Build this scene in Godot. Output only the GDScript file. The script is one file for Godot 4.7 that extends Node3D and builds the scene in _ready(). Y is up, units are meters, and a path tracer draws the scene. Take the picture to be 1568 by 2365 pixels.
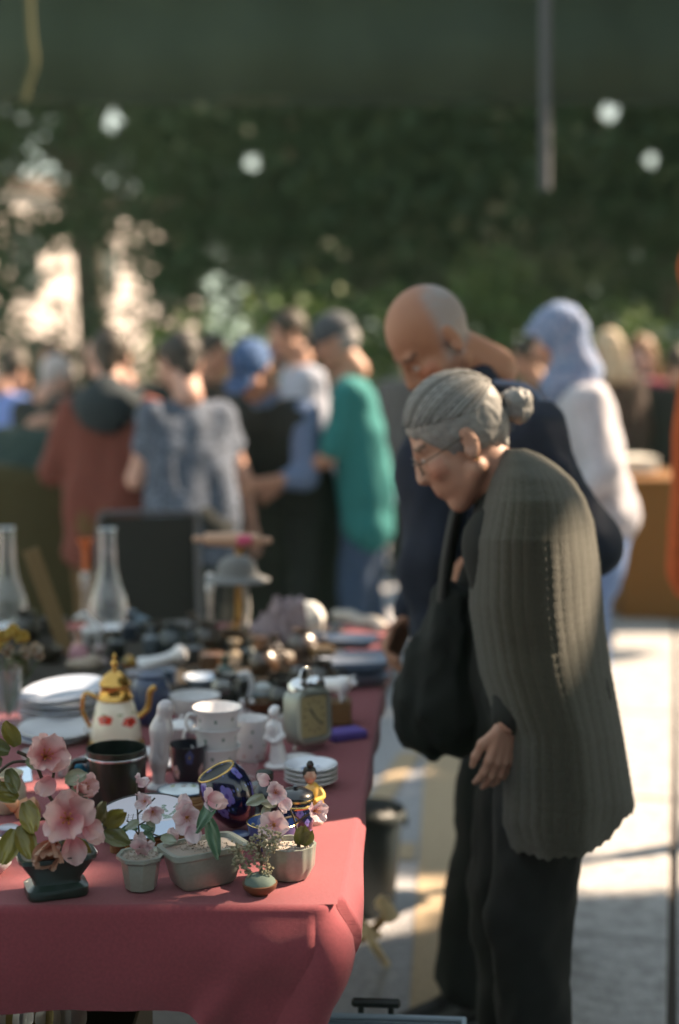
extends Node3D
# A flea market under trees: a table of bric-a-brac in front, a crowd behind. y is up, metres.
const EYE := Vector3(0, 1.5, 0)
const PITCH := 5.77
const FOC := 3283.0            # focal length in units of the 1568-wide survey of the photograph
var sun_dir := Vector3(0.72, 0.62, -0.30).normalized()   # towards the sun
var rng := RandomNumberGenerator.new()
var names := {}
var mats := {}
var gaps := []                 # [point, radius]: where sun falls through an opening in the crowns
var views := []                # [from, towards, radius]: openings low in the far crowns

# ---------- surveying ----------
func ray(x: float, y: float) -> Vector3:
	var p := deg_to_rad(PITCH)
	var u := (x - 784.0) / FOC
	var v := (1182.0 - y) / FOC
	return Vector3(u, -sin(p) + v * cos(p), -cos(p) - v * sin(p))
func on(x: float, y: float, h := 0.752) -> Vector3:        # the point of a level plane at height h
	var d := ray(x, y)
	return EYE + d * ((h - EYE.y) / d.y)
func at(x: float, y: float, dist: float) -> Vector3:       # the point that far into the scene
	var d := ray(x, y)
	return EYE + d * (dist / -d.z)
func unit(p: Vector3) -> float:                            # metres per survey unit at a place
	var a := deg_to_rad(PITCH)
	return (p - EYE).dot(Vector3(0, -sin(a), -cos(a))) / FOC

# ---------- naming ----------
func numbered(n: String) -> String:
	var k: int = names.get(n, 0)
	names[n] = k + 1
	return n if k == 0 else "%s_%03d" % [n, k]
func tag(o: Node, label := "", category := "", group := "", kind := "") -> void:
	if label: o.set_meta("label", label)
	if category: o.set_meta("category", category)
	if group: o.set_meta("group", group)
	if kind: o.set_meta("kind", kind)
func thing(called: String, label: String, category: String, where: Vector3, turn := 0.0, group := "") -> Node3D:
	var o := Node3D.new()
	o.name = numbered(called)
	add_child(o, true)
	o.position = where
	o.rotation.y = turn
	tag(o, label, category, group)
	return o
func part(parent: Node, called: String, mesh: Mesh, m: Material, pos := Vector3.ZERO) -> MeshInstance3D:
	var o := MeshInstance3D.new()
	o.name = numbered(called) if parent == self else called
	o.mesh = mesh
	o.material_override = m
	parent.add_child(o, true)
	o.position = pos
	return o

# ---------- materials (base colours are linear) ----------
func lin(r: float, g: float, b: float) -> Color:
	return Color(r, g, b).linear_to_srgb()
func mat(r: float, g: float, b: float, rough := 0.7, metal := 0.0) -> StandardMaterial3D:
	var key := "%f,%f,%f,%f,%f" % [r, g, b, rough, metal]
	if mats.has(key): return mats[key]
	var m := StandardMaterial3D.new()
	m.albedo_color = lin(r, g, b)
	m.roughness = rough
	m.metallic = metal
	m.cull_mode = BaseMaterial3D.CULL_DISABLED
	mats[key] = m
	return m
func vmat(rough := 0.7, backlight := Color.BLACK) -> StandardMaterial3D:
	var m := StandardMaterial3D.new()
	m.vertex_color_use_as_albedo = true
	m.roughness = rough
	m.cull_mode = BaseMaterial3D.CULL_DISABLED
	if backlight != Color.BLACK:
		m.backlight_enabled = true
		m.backlight = backlight
	return m
func glaze(r: float, g: float, b: float, rough := 0.12) -> StandardMaterial3D:
	var m: StandardMaterial3D = mat(r, g, b, 0.35, 0.0).duplicate()
	m.clearcoat_enabled = true
	m.clearcoat = 0.8
	m.clearcoat_roughness = rough
	return m
func glass(r: float, g: float, b: float, a := 0.12) -> StandardMaterial3D:
	var m := StandardMaterial3D.new()
	var c := lin(r, g, b)
	m.albedo_color = Color(c.r, c.g, c.b, a)
	m.transparency = BaseMaterial3D.TRANSPARENCY_ALPHA
	m.roughness = 0.04
	m.cull_mode = BaseMaterial3D.CULL_DISABLED
	return m
func noise_tex(freq: float, dark: Color, light: Color, seed_ := 1, size := 512, kind := FastNoiseLite.TYPE_SIMPLEX_SMOOTH) -> NoiseTexture2D:
	var n := FastNoiseLite.new()
	n.seed = seed_
	n.noise_type = kind
	n.frequency = freq
	n.fractal_octaves = 5
	var t := NoiseTexture2D.new()
	t.width = size
	t.height = size
	t.seamless = true
	t.noise = n
	var g := Gradient.new()
	g.set_color(0, dark)
	g.set_color(1, light)
	t.color_ramp = g
	return t
func bump_tex(freq: float, strength: float, seed_ := 2, kind := FastNoiseLite.TYPE_SIMPLEX_SMOOTH) -> NoiseTexture2D:
	var n := FastNoiseLite.new()
	n.seed = seed_
	n.noise_type = kind
	n.frequency = freq
	var t := NoiseTexture2D.new()
	t.width = 512
	t.height = 512
	t.seamless = true
	t.as_normal_map = true
	t.bump_strength = strength
	t.noise = n
	return t
func textured(tex: Texture2D, scale: float, rough := 0.8, normal: Texture2D = null, nscale := 1.0) -> StandardMaterial3D:
	var m := StandardMaterial3D.new()
	m.albedo_texture = tex
	m.roughness = rough
	m.uv1_triplanar = true
	m.uv1_scale = Vector3.ONE * scale
	m.cull_mode = BaseMaterial3D.CULL_DISABLED
	if normal:
		m.normal_enabled = true
		m.normal_texture = normal
		m.normal_scale = nscale
	return m
func printed(im: Image, rough := 0.3, coat := true) -> StandardMaterial3D:
	var m := StandardMaterial3D.new()
	m.albedo_texture = ImageTexture.create_from_image(im)
	m.roughness = rough
	m.cull_mode = BaseMaterial3D.CULL_DISABLED
	if coat:
		m.clearcoat_enabled = true
		m.clearcoat = 0.7
		m.clearcoat_roughness = 0.12
	return m
func sheet(w: int, h: int, c: Color) -> Image:
	var im := Image.create(w, h, false, Image.FORMAT_RGBA8)
	im.fill(c)
	return im
func dab(im: Image, cx: float, cy: float, rx: float, ry: float, c: Color) -> void:
	for y in range(maxi(0, int(cy - ry)), mini(im.get_height(), int(cy + ry) + 2)):
		for x in range(int(cx - rx), int(cx + rx) + 2):
			var dx := (x - cx) / rx
			var dy := (y - cy) / ry
			if dx * dx + dy * dy <= 1.0:
				im.set_pixel(posmod(x, im.get_width()), y, c)
func posy(im: Image, cx: float, cy: float, r: float, c: Color, heart: Color) -> void:
	for k in 5:
		var a := TAU * k / 5.0 + cx
		dab(im, cx + cos(a) * r * 0.62, cy + sin(a) * r * 0.62, r * 0.48, r * 0.48, c)
	dab(im, cx, cy, r * 0.25, r * 0.25, heart)

# ---------- shapes ----------
func begin() -> SurfaceTool:
	var st := SurfaceTool.new()
	st.begin(Mesh.PRIMITIVE_TRIANGLES)
	return st
func done(st: SurfaceTool) -> ArrayMesh:
	st.generate_normals()
	return st.commit()
func tri(st: SurfaceTool, a: Vector3, b: Vector3, c: Vector3, ua := Vector2.ZERO, ub := Vector2.ZERO, uc := Vector2.ZERO) -> void:
	st.set_uv(ua); st.add_vertex(a)
	st.set_uv(ub); st.add_vertex(b)
	st.set_uv(uc); st.add_vertex(c)
# A profile of [radius, height] pairs turned round the y axis; ex 2 is round, more is squarer; flutes ripple the wall; sz squashes z.
func lathe(pro: Array, s := 1.0, segs := 36, ex := 2.0, sz := 1.0, flutes := 0, deep := 0.0, st: SurfaceTool = null, xf := Transform3D()) -> ArrayMesh:
	var own := st == null
	if own: st = begin()
	var pts := PackedVector2Array()
	for p in pro: pts.append(Vector2(p[0], p[1]) * s)
	var dir := PackedVector2Array()
	for k in segs + 1:
		var a := TAU * k / segs
		var c := cos(a)
		var d := sin(a)
		var w := 1.0
		if ex != 2.0: w = 1.0 / pow(pow(absf(c), ex) + pow(absf(d), ex), 1.0 / ex)
		if flutes: w *= 1.0 + deep * cos(a * flutes)
		dir.append(Vector2(c, d * sz) * w)
	var total := 0.0
	for i in pts.size() - 1: total += pts[i].distance_to(pts[i + 1])
	var run := 0.0
	var group := 1
	for i in pts.size() - 1:
		var a := pts[i]
		var b := pts[i + 1]
		var ln := a.distance_to(b)
		if i > 0 and absf((a - pts[i - 1]).angle_to(b - a)) > 0.75: group += 1
		st.set_smooth_group(group if segs > 10 else -1)
		var v0 := run / total
		run += ln
		var v1 := run / total
		for k in segs:
			var d0 := dir[k]
			var d1 := dir[k + 1]
			var p00 := xf * Vector3(d0.x * a.x, a.y, d0.y * a.x)
			var p01 := xf * Vector3(d1.x * a.x, a.y, d1.y * a.x)
			var p10 := xf * Vector3(d0.x * b.x, b.y, d0.y * b.x)
			var p11 := xf * Vector3(d1.x * b.x, b.y, d1.y * b.x)
			var u0 := float(k) / segs
			var u1 := float(k + 1) / segs
			if a.x > 1e-6: tri(st, p00, p01, p11, Vector2(u0, v0), Vector2(u1, v0), Vector2(u1, v1))
			if b.x > 1e-6: tri(st, p00, p11, p10, Vector2(u0, v0), Vector2(u1, v1), Vector2(u0, v1))
	return done(st) if own else null
func tube(path: Array, radii: Array, segs := 8, st: SurfaceTool = null) -> ArrayMesh:
	var own := st == null
	if own: st = begin()
	st.set_smooth_group(1)
	var rings := []
	var n := path.size()
	var up := Vector3(0.21, 0.93, 0.31).normalized()
	for i in n:
		var t: Vector3 = (path[mini(i + 1, n - 1)] - path[maxi(i - 1, 0)]).normalized()
		var x := up.cross(t)
		if x.length() < 0.05: x = Vector3.RIGHT.cross(t)
		x = x.normalized()
		var y := t.cross(x)
		up = y
		var r: float = radii[mini(i, radii.size() - 1)]
		var ring := PackedVector3Array()
		for k in segs:
			var a := TAU * k / segs
			ring.append(path[i] + (x * cos(a) + y * sin(a)) * r)
		rings.append(ring)
	for i in n - 1:
		for k in segs:
			var k1 := (k + 1) % segs
			tri(st, rings[i][k], rings[i + 1][k1], rings[i][k1])
			tri(st, rings[i][k], rings[i + 1][k], rings[i + 1][k1])
	st.set_smooth_group(2)
	for k in segs:
		var k1 := (k + 1) % segs
		tri(st, path[0], rings[0][k], rings[0][k1])
		tri(st, path[n - 1], rings[n - 1][k1], rings[n - 1][k])
	return done(st) if own else null
func box(st: SurfaceTool, c: Vector3, s: Vector3, b := Basis(), bev := 0.003) -> void:
	st.set_smooth_group(-1)
	bev = minf(bev, minf(s.x, minf(s.y, s.z)) * 0.3)
	var h := s * 0.5
	var i := h - Vector3.ONE * bev
	for ax in 3:
		var u := (ax + 1) % 3
		var w := (ax + 2) % 3
		for sg in [-1.0, 1.0]:
			var q := []
			for k in [[-1, -1], [1, -1], [1, 1], [-1, 1]]:
				var p := Vector3()
				p[ax] = h[ax] * sg
				p[u] = i[u] * k[0]
				p[w] = i[w] * k[1]
				q.append(c + b * p)
			if sg > 0: q.reverse()
			tri(st, q[0], q[1], q[2]); tri(st, q[0], q[2], q[3])
		for su in [-1.0, 1.0]:          # bevels along the axis ax
			for sw in [-1.0, 1.0]:
				var q := []
				for e in [[-1, 0], [1, 0], [1, 1], [-1, 1]]:
					var p := Vector3()
					p[ax] = i[ax] * e[0]
					p[u] = (h[u] if e[1] == 0 else i[u]) * su
					p[w] = (i[w] if e[1] == 0 else h[w]) * sw
					q.append(c + b * p)
				if su * sw < 0: q.reverse()
				tri(st, q[0], q[2], q[1]); tri(st, q[0], q[3], q[2])
	for sx in [-1.0, 1.0]:
		for sy in [-1.0, 1.0]:
			for sz in [-1.0, 1.0]:
				var p0 := c + b * Vector3(h.x * sx, i.y * sy, i.z * sz)
				var p1 := c + b * Vector3(i.x * sx, h.y * sy, i.z * sz)
				var p2 := c + b * Vector3(i.x * sx, i.y * sy, h.z * sz)
				if sx * sy * sz > 0: tri(st, p0, p2, p1)
				else: tri(st, p0, p1, p2)
func box_mesh(s: Vector3, bev := 0.003, c := Vector3.ZERO, b := Basis()) -> ArrayMesh:
	var st := begin()
	box(st, c, s, b, bev)
	return done(st)
# A curved sheet given point by point: f(u, v) for u, v in 0..1, with colours if wanted.
func surface(f: Callable, nu: int, nv: int, color = null, st: SurfaceTool = null) -> ArrayMesh:
	var own := st == null
	if own: st = begin()
	st.set_smooth_group(1)
	var p := []
	for j in nv + 1:
		var row := PackedVector3Array()
		for i in nu + 1: row.append(f.call(float(i) / nu, float(j) / nv))
		p.append(row)
	for j in nv:
		for i in nu:
			for k in [[0, 0], [1, 0], [1, 1], [0, 0], [1, 1], [0, 1]]:
				var uv := Vector2(float(i + k[0]) / nu, float(j + k[1]) / nv)
				if color != null: st.set_color(color.call(uv.x, uv.y))
				st.set_uv(uv)
				st.add_vertex(p[j + k[1]][i + k[0]])
	return done(st) if own else null
func catmull(pts: Array, n: int) -> Array:
	var out := []
	for i in pts.size() - 1:
		var a: Vector3 = pts[maxi(i - 1, 0)]
		var d: Vector3 = pts[mini(i + 2, pts.size() - 1)]
		for k in n:
			out.append(pts[i].cubic_interpolate(pts[i + 1], a, d, float(k) / n))
	out.append(pts[-1])
	return out
func pick(tab: Array, y: float) -> float:                  # straight-line look-up in [[y, value], ...]
	if y <= tab[0][0]: return tab[0][1]
	for i in tab.size() - 1:
		if y <= tab[i + 1][0]:
			return lerpf(tab[i][1], tab[i + 1][1], (y - tab[i][0]) / (tab[i + 1][0] - tab[i][0]))
	return tab[-1][1]

# ---------- bodies: distance fields meshed as surface nets ----------
# prims: [kind, a, b, ra, rb, basis]; "c" tapered capsule, "e" ellipsoid (a centre, b radii), "x" ellipsoid cut away
func nets(prims: Array, cell: float, k: float, out: Dictionary, amp := 0.0, freq := 8.0, seed_ := 1, color = null, xf := Transform3D()) -> void:
	var lo := Vector3.ONE * 1e9
	var hi := -lo
	for p in prims:
		if p[0] == "x": continue
		if p[0] == "c":
			lo = lo.min((p[1] - Vector3.ONE * p[3]).min(p[2] - Vector3.ONE * p[4]))
			hi = hi.max((p[1] + Vector3.ONE * p[3]).max(p[2] + Vector3.ONE * p[4]))
		else:
			var r := Vector3.ONE * maxf(p[2].x, maxf(p[2].y, p[2].z))
			lo = lo.min(p[1] - r)
			hi = hi.max(p[1] + r)
	lo -= Vector3.ONE * (cell * 3.0 + amp)
	hi += Vector3.ONE * (cell * 3.0 + amp)
	var nx := int((hi.x - lo.x) / cell) + 2
	var ny := int((hi.y - lo.y) / cell) + 2
	var nz := int((hi.z - lo.z) / cell) + 2
	var nxy := nx * ny
	var g := PackedFloat32Array()
	g.resize(nxy * nz)
	g.fill(9.0)
	var m := k + 2.0 * cell + amp
	for p in prims:
		var kind: String = p[0]
		var a: Vector3 = p[1]
		var b: Vector3 = p[2]
		var l0: Vector3
		var h0: Vector3
		var ra: float = p[3]
		var rb: float = p[4]
		var inv := Basis()
		if kind == "c":
			l0 = (a - Vector3.ONE * ra).min(b - Vector3.ONE * rb)
			h0 = (a + Vector3.ONE * ra).max(b + Vector3.ONE * rb)
		else:
			var r := Vector3.ONE * maxf(b.x, maxf(b.y, b.z))
			l0 = a - r
			h0 = a + r
			if p[5] != null: inv = (p[5] as Basis).inverse()
		var i0 := Vector3i(((l0 - lo - Vector3.ONE * m) / cell).floor()).max(Vector3i.ZERO)
		var i1 := Vector3i(((h0 - lo + Vector3.ONE * m) / cell).ceil()).min(Vector3i(nx - 1, ny - 1, nz - 1))
		var ab := b - a
		var len2 := maxf(ab.length_squared(), 1e-9)
		var ir := Vector3(1.0 / b.x if b.x else 0.0, 1.0 / b.y if b.y else 0.0, 1.0 / b.z if b.z else 0.0)
		for z in range(i0.z, i1.z + 1):
			for y in range(i0.y, i1.y + 1):
				var at_ := z * nxy + y * nx
				for x in range(i0.x, i1.x + 1):
					var q := Vector3(lo.x + x * cell, lo.y + y * cell, lo.z + z * cell)
					var d: float
					if kind == "c":
						var t := clampf((q - a).dot(ab) / len2, 0.0, 1.0)
						d = q.distance_to(a + ab * t) - lerpf(ra, rb, t)
					else:
						q = (inv * (q - a)) * ir
						var k0 := q.length()
						d = k0 * (k0 - 1.0) / maxf((q * ir).length(), 1e-6)
					var o := g[at_ + x]
					if kind == "x":
						var h := maxf(k - absf(o + d), 0.0)
						g[at_ + x] = maxf(o, -d) + h * h * 0.25 / k
					else:
						var h := maxf(k - absf(o - d), 0.0)
						g[at_ + x] = minf(o, d) - h * h * 0.25 / k
	if amp > 0.0:
		var nz_ := FastNoiseLite.new()
		nz_.seed = seed_
		nz_.frequency = 1.0
		nz_.fractal_octaves = 3
		for i in g.size():
			if absf(g[i]) < 3.0 * cell + amp:
				var q := lo + Vector3(i % nx, (i / nx) % ny, i / nxy) * cell
				g[i] += amp * nz_.get_noise_3d(q.x * freq * 1.3, q.y * freq * 0.6, q.z * freq * 1.3)
	var ids := PackedInt32Array()
	ids.resize(g.size())
	ids.fill(-1)
	var cells := PackedInt32Array()
	var v := PackedVector3Array()
	var off := [0, 1, nx, nx + 1, nxy, nxy + 1, nxy + nx, nxy + nx + 1]
	var corner := [Vector3(0, 0, 0), Vector3(1, 0, 0), Vector3(0, 1, 0), Vector3(1, 1, 0), Vector3(0, 0, 1), Vector3(1, 0, 1), Vector3(0, 1, 1), Vector3(1, 1, 1)]
	var edges := [[0, 1], [2, 3], [4, 5], [6, 7], [0, 2], [1, 3], [4, 6], [5, 7], [0, 4], [1, 5], [2, 6], [3, 7]]
	var near := 3.0 * cell
	for z in nz - 1:
		for y in ny - 1:
			for x in nx - 1:
				var i := z * nxy + y * nx + x
				if absf(g[i]) > near: continue
				var n := 0
				for o in off:
					if g[i + o] < 0.0: n += 1
				if n == 0 or n == 8: continue
				var s := Vector3.ZERO
				var c := 0
				for e in edges:
					var d0: float = g[i + off[e[0]]]
					var d1: float = g[i + off[e[1]]]
					if (d0 < 0.0) != (d1 < 0.0):
						s += corner[e[0]].lerp(corner[e[1]], d0 / (d0 - d1))
						c += 1
				ids[i] = v.size()
				cells.append(i)
				v.append(lo + (Vector3(x, y, z) + s / c) * cell)
	var base: int = out.v.size()
	var idx: PackedInt32Array = out.i
	var nn := PackedVector3Array()
	nn.resize(v.size())
	var step := [1, nx, nxy]
	for i in cells:
		for ax in 3:
			var e: int = step[ax]
			var d0 := g[i]
			var d1 := g[i + e]
			if (d0 < 0.0) == (d1 < 0.0): continue
			var s1: int = step[(ax + 1) % 3]
			var s2: int = step[(ax + 2) % 3]
			var qa := ids[i]
			var qb := ids[i - s1]
			var qc := ids[i - s1 - s2]
			var qd := ids[i - s2]
			if qb < 0 or qc < 0 or qd < 0: continue
			if d0 >= 0.0:
				var w := qb
				qb = qd
				qd = w
			var nrm := (v[qb] - v[qa]).cross(v[qc] - v[qa]) + (v[qc] - v[qa]).cross(v[qd] - v[qa])
			nn[qa] += nrm; nn[qb] += nrm; nn[qc] += nrm; nn[qd] += nrm
			idx.append_array([base + qa, base + qc, base + qb, base + qa, base + qd, base + qc])
	for i in v.size():
		out.v.append(xf * v[i])
		out.n.append((xf.basis * nn[i]).normalized())
		out.c.append(color.call(v[i]) if color != null else Color.WHITE)
	out.i = idx
func blank() -> Dictionary:
	return {"v": PackedVector3Array(), "n": PackedVector3Array(), "c": PackedColorArray(), "i": PackedInt32Array()}
func baked(o: Dictionary) -> ArrayMesh:
	var arr := []
	arr.resize(Mesh.ARRAY_MAX)
	arr[Mesh.ARRAY_VERTEX] = o.v
	arr[Mesh.ARRAY_NORMAL] = o.n
	arr[Mesh.ARRAY_COLOR] = o.c
	arr[Mesh.ARRAY_INDEX] = o.i
	var me := ArrayMesh.new()
	me.add_surface_from_arrays(Mesh.PRIMITIVE_TRIANGLES, arr)
	return me
func blob(prims: Array, cell: float, k: float, amp := 0.0, freq := 8.0) -> ArrayMesh:
	var o := blank()
	nets(prims, cell, k, o, amp, freq, 3)
	return baked(o)
func cap(a: Vector3, b: Vector3, ra: float, rb: float) -> Array:
	return ["c", a, b, ra, rb, null]
func egg(c: Vector3, r: Vector3, b = null) -> Array:
	return ["e", c, r, 0.0, 0.0, b]
func cut(c: Vector3, r: Vector3, b = null) -> Array:
	return ["x", c, r, 0.0, 0.0, b]

# ---------- people ----------
# Local frame: +z forward, +y up, +x the person's left; origin on the ground between the feet.
func pose(s: Dictionary) -> Dictionary:
	var H: float = s.get("h", 1.7)
	var lean := deg_to_rad(s.get("lean", 4.0))
	var J := {}
	J.hip = Vector3(0, 0.52 * H, s.get("hip_back", -0.35) * sin(lean) * 0.3 * H)
	var up := Vector3(0, cos(lean), sin(lean))
	var fw := Vector3(0, -sin(lean), cos(lean))
	J.up = up
	J.fw = fw
	J.neck = J.hip + up * 0.305 * H
	var hp := deg_to_rad(s.get("head_pitch", 10.0))
	var hy := deg_to_rad(s.get("head_yaw", 0.0))
	J.headb = Basis(Vector3.UP, hy) * Basis(Vector3.RIGHT, hp)
	J.head = J.neck + (up * 0.6 + J.headb.y * 0.4).normalized() * 0.085 * H + J.headb * Vector3(0, 0.035, 0.02)
	var st: float = s.get("step", 0.05)
	for sd in [-1.0, 1.0]:
		var n := "l" if sd > 0 else "r"
		J["sh" + n] = J.neck + Vector3(sd * 0.108 * H * s.get("broad", 1.0), 0, 0) - up * 0.035 * H
		J["hp" + n] = J.hip + Vector3(sd * 0.052 * H, -0.01, 0)
		J["an" + n] = Vector3(sd * 0.06 * H, 0.085, st * sd - 0.03)
		J["kn" + n] = (J["hp" + n] + J["an" + n]) * 0.5 + Vector3(0, 0, 0.03 + 0.1 * sin(lean) * 0.3)
		J["to" + n] = J["an" + n] + Vector3(sd * 0.025, -0.05, 0.15)
		var hand: Vector3 = s.get("hand_" + n, Vector3(sd * 0.15 * H, 0.46 * H, 0.03))
		var a: Vector3 = J["sh" + n]
		var la := 0.165 * H
		var lb := 0.152 * H
		var d := hand - a
		var L := clampf(d.length(), 0.05, (la + lb) * 0.995)
		d = d.normalized()
		hand = a + d * L
		var ca := (la * la + L * L - lb * lb) / (2.0 * la * L)
		var hint := Vector3(sd * 0.5, -0.35, -1.0)
		hint = (hint - d * hint.dot(d)).normalized()
		J["el" + n] = a + d * la * ca + hint * la * sqrt(maxf(0.0, 1.0 - ca * ca))
		J["wr" + n] = hand
	return J

func hand_prims(w: Vector3, dir: Vector3, palm: Vector3, thumb: Vector3, s := 1.0, curl := 0.35) -> Array:
	var out := []
	dir = dir.normalized()
	palm = (palm - dir * palm.dot(dir)).normalized()
	var side := dir.cross(palm)
	if side.dot(thumb) < 0: side = -side
	var lens := [0.072, 0.080, 0.074, 0.058]
	for f in 4:
		var o := (1.5 - f) * 0.0195 * s
		var k := w + dir * (0.088 - absf(f - 1.2) * 0.004) * s + side * o
		out.append(cap(w + side * o * 0.55 + dir * 0.012 * s, k, 0.0135 * s, 0.0105 * s))
		var a := k
		var d := dir + side * (1.5 - f) * 0.05
		for j in 3:
			d = (d * cos(curl * 0.8) + palm * sin(curl * 0.8)).normalized()
			var e: Vector3 = a + d * lens[f] * s * [0.45, 0.31, 0.24][j]
			out.append(cap(a, e, (0.0093 - 0.0009 * j) * s, (0.0085 - 0.0011 * j) * s))
			a = e
	var t0 := w + dir * 0.022 * s + side * 0.022 * s
	var t1 := t0 + (dir * 0.75 + side * 0.6 + palm * 0.25).normalized() * 0.040 * s
	var t2 := t1 + (dir * 0.95 + side * 0.2 + palm * 0.3).normalized() * 0.032 * s
	var t3 := t2 + (dir + palm * 0.3).normalized() * 0.024 * s
	out.append(cap(t0, t1, 0.0125 * s, 0.0105 * s))
	out.append(cap(t1, t2, 0.0105 * s, 0.009 * s))
	out.append(cap(t2, t3, 0.009 * s, 0.007 * s))
	return out

func head_prims(f: Dictionary) -> Array:
	var jaw: float = f.get("jaw", 1.0)
	var p := [egg(Vector3(0, 0.037, -0.012), Vector3(0.076, 0.094, 0.097)),
		egg(Vector3(0, -0.035, 0.026), Vector3(0.059 * jaw, 0.086, 0.068)),
		cap(Vector3(-0.015, -0.1, 0.062), Vector3(0.015, -0.1, 0.062), 0.021, 0.021),
		cap(Vector3(0, 0.022, 0.084), Vector3(0, -0.022, 0.106 - f.get("snub", 0.0)), 0.0095, 0.0145),
		egg(Vector3(0.011, -0.028, 0.099), Vector3(0.010, 0.008, 0.011)), egg(Vector3(-0.011, -0.028, 0.099), Vector3(0.010, 0.008, 0.011)),
		cap(Vector3(-0.038, 0.031, 0.072), Vector3(0.038, 0.031, 0.072), 0.013, 0.013),
		cap(Vector3(0, -0.06, -0.02), Vector3(0, -0.15, -0.045), 0.056, 0.058)]
	for s in [-1.0, 1.0]:
		p.append(cap(Vector3(s * 0.054 * jaw, -0.055, 0.0), Vector3(s * 0.018, -0.098, 0.055), 0.02, 0.018))
		p.append(egg(Vector3(s * 0.043, -0.018, 0.06), Vector3(0.025, 0.024, 0.024)))
		p.append(cut(Vector3(s * 0.031, 0.009, 0.096), Vector3(0.018, 0.0115, 0.017)))
		p.append(egg(Vector3(s * 0.031, 0.008, 0.073), Vector3(0.0135, 0.012, 0.0125)))
		p.append(egg(Vector3(s * 0.080, -0.004, -0.012), Vector3(0.009, 0.034, 0.020), Basis(Vector3.UP, s * 0.4) * Basis(Vector3.RIGHT, -0.2)))
		p.append(cut(Vector3(s * 0.088, 0.002, -0.006), Vector3(0.005, 0.017, 0.009)))
	p.append(cap(Vector3(-0.019, -0.058, 0.083), Vector3(0.019, -0.058, 0.083), 0.0075, 0.0075))
	p.append(cap(Vector3(-0.015, -0.069, 0.082), Vector3(0.015, -0.069, 0.082), 0.0085, 0.0085))
	return p
func face_color(skin: Color, f: Dictionary) -> Callable:
	var beard: float = f.get("beard", 0.0)
	return func(q: Vector3) -> Color:
		if q.z > 0.07 and absf(q.y + 0.064) < 0.010 and absf(q.x) < 0.023: return Color(skin.r * 0.8, skin.g * 0.5, skin.b * 0.5)
		for s in [-1.0, 1.0]:
			var e := Vector2(q.x - s * 0.031, q.y - 0.008)
			if q.z > 0.072 and absf(e.x) < 0.0125 and absf(e.y) < 0.0058:
				return Color(0.02, 0.015, 0.012) if e.length() < 0.0058 else Color(0.55, 0.5, 0.47)
			if q.z > 0.06 and absf(q.x - s * 0.031) < 0.021 and absf(q.y - 0.034) < 0.0055: return skin * 0.35
		if beard > 0.0 and q.y < -0.035 and q.z > 0.0: return skin.lerp(Color(0.12, 0.10, 0.09), beard)
		if q.z > 0.05 and q.y > -0.035 and q.y < 0.0 and absf(q.x) > 0.028: return Color(skin.r * 1.05, skin.g * 0.88, skin.b * 0.86)
		if f.has("crop"):                                      # close cropped hair thinning out towards the bald crown
			var m := smoothstep(0.02, -0.02, q.z + q.y * 0.45 - 0.012) * smoothstep(-0.055, -0.03, q.y) * smoothstep(0.125, 0.085, q.y)
			m *= 0.75 + 0.25 * sin(q.x * 900.0) * sin(q.y * 700.0 + q.z * 800.0)
			if absf(q.x) > 0.079: m = 0.0
			return skin.lerp(f.crop, m)
		return skin

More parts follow.
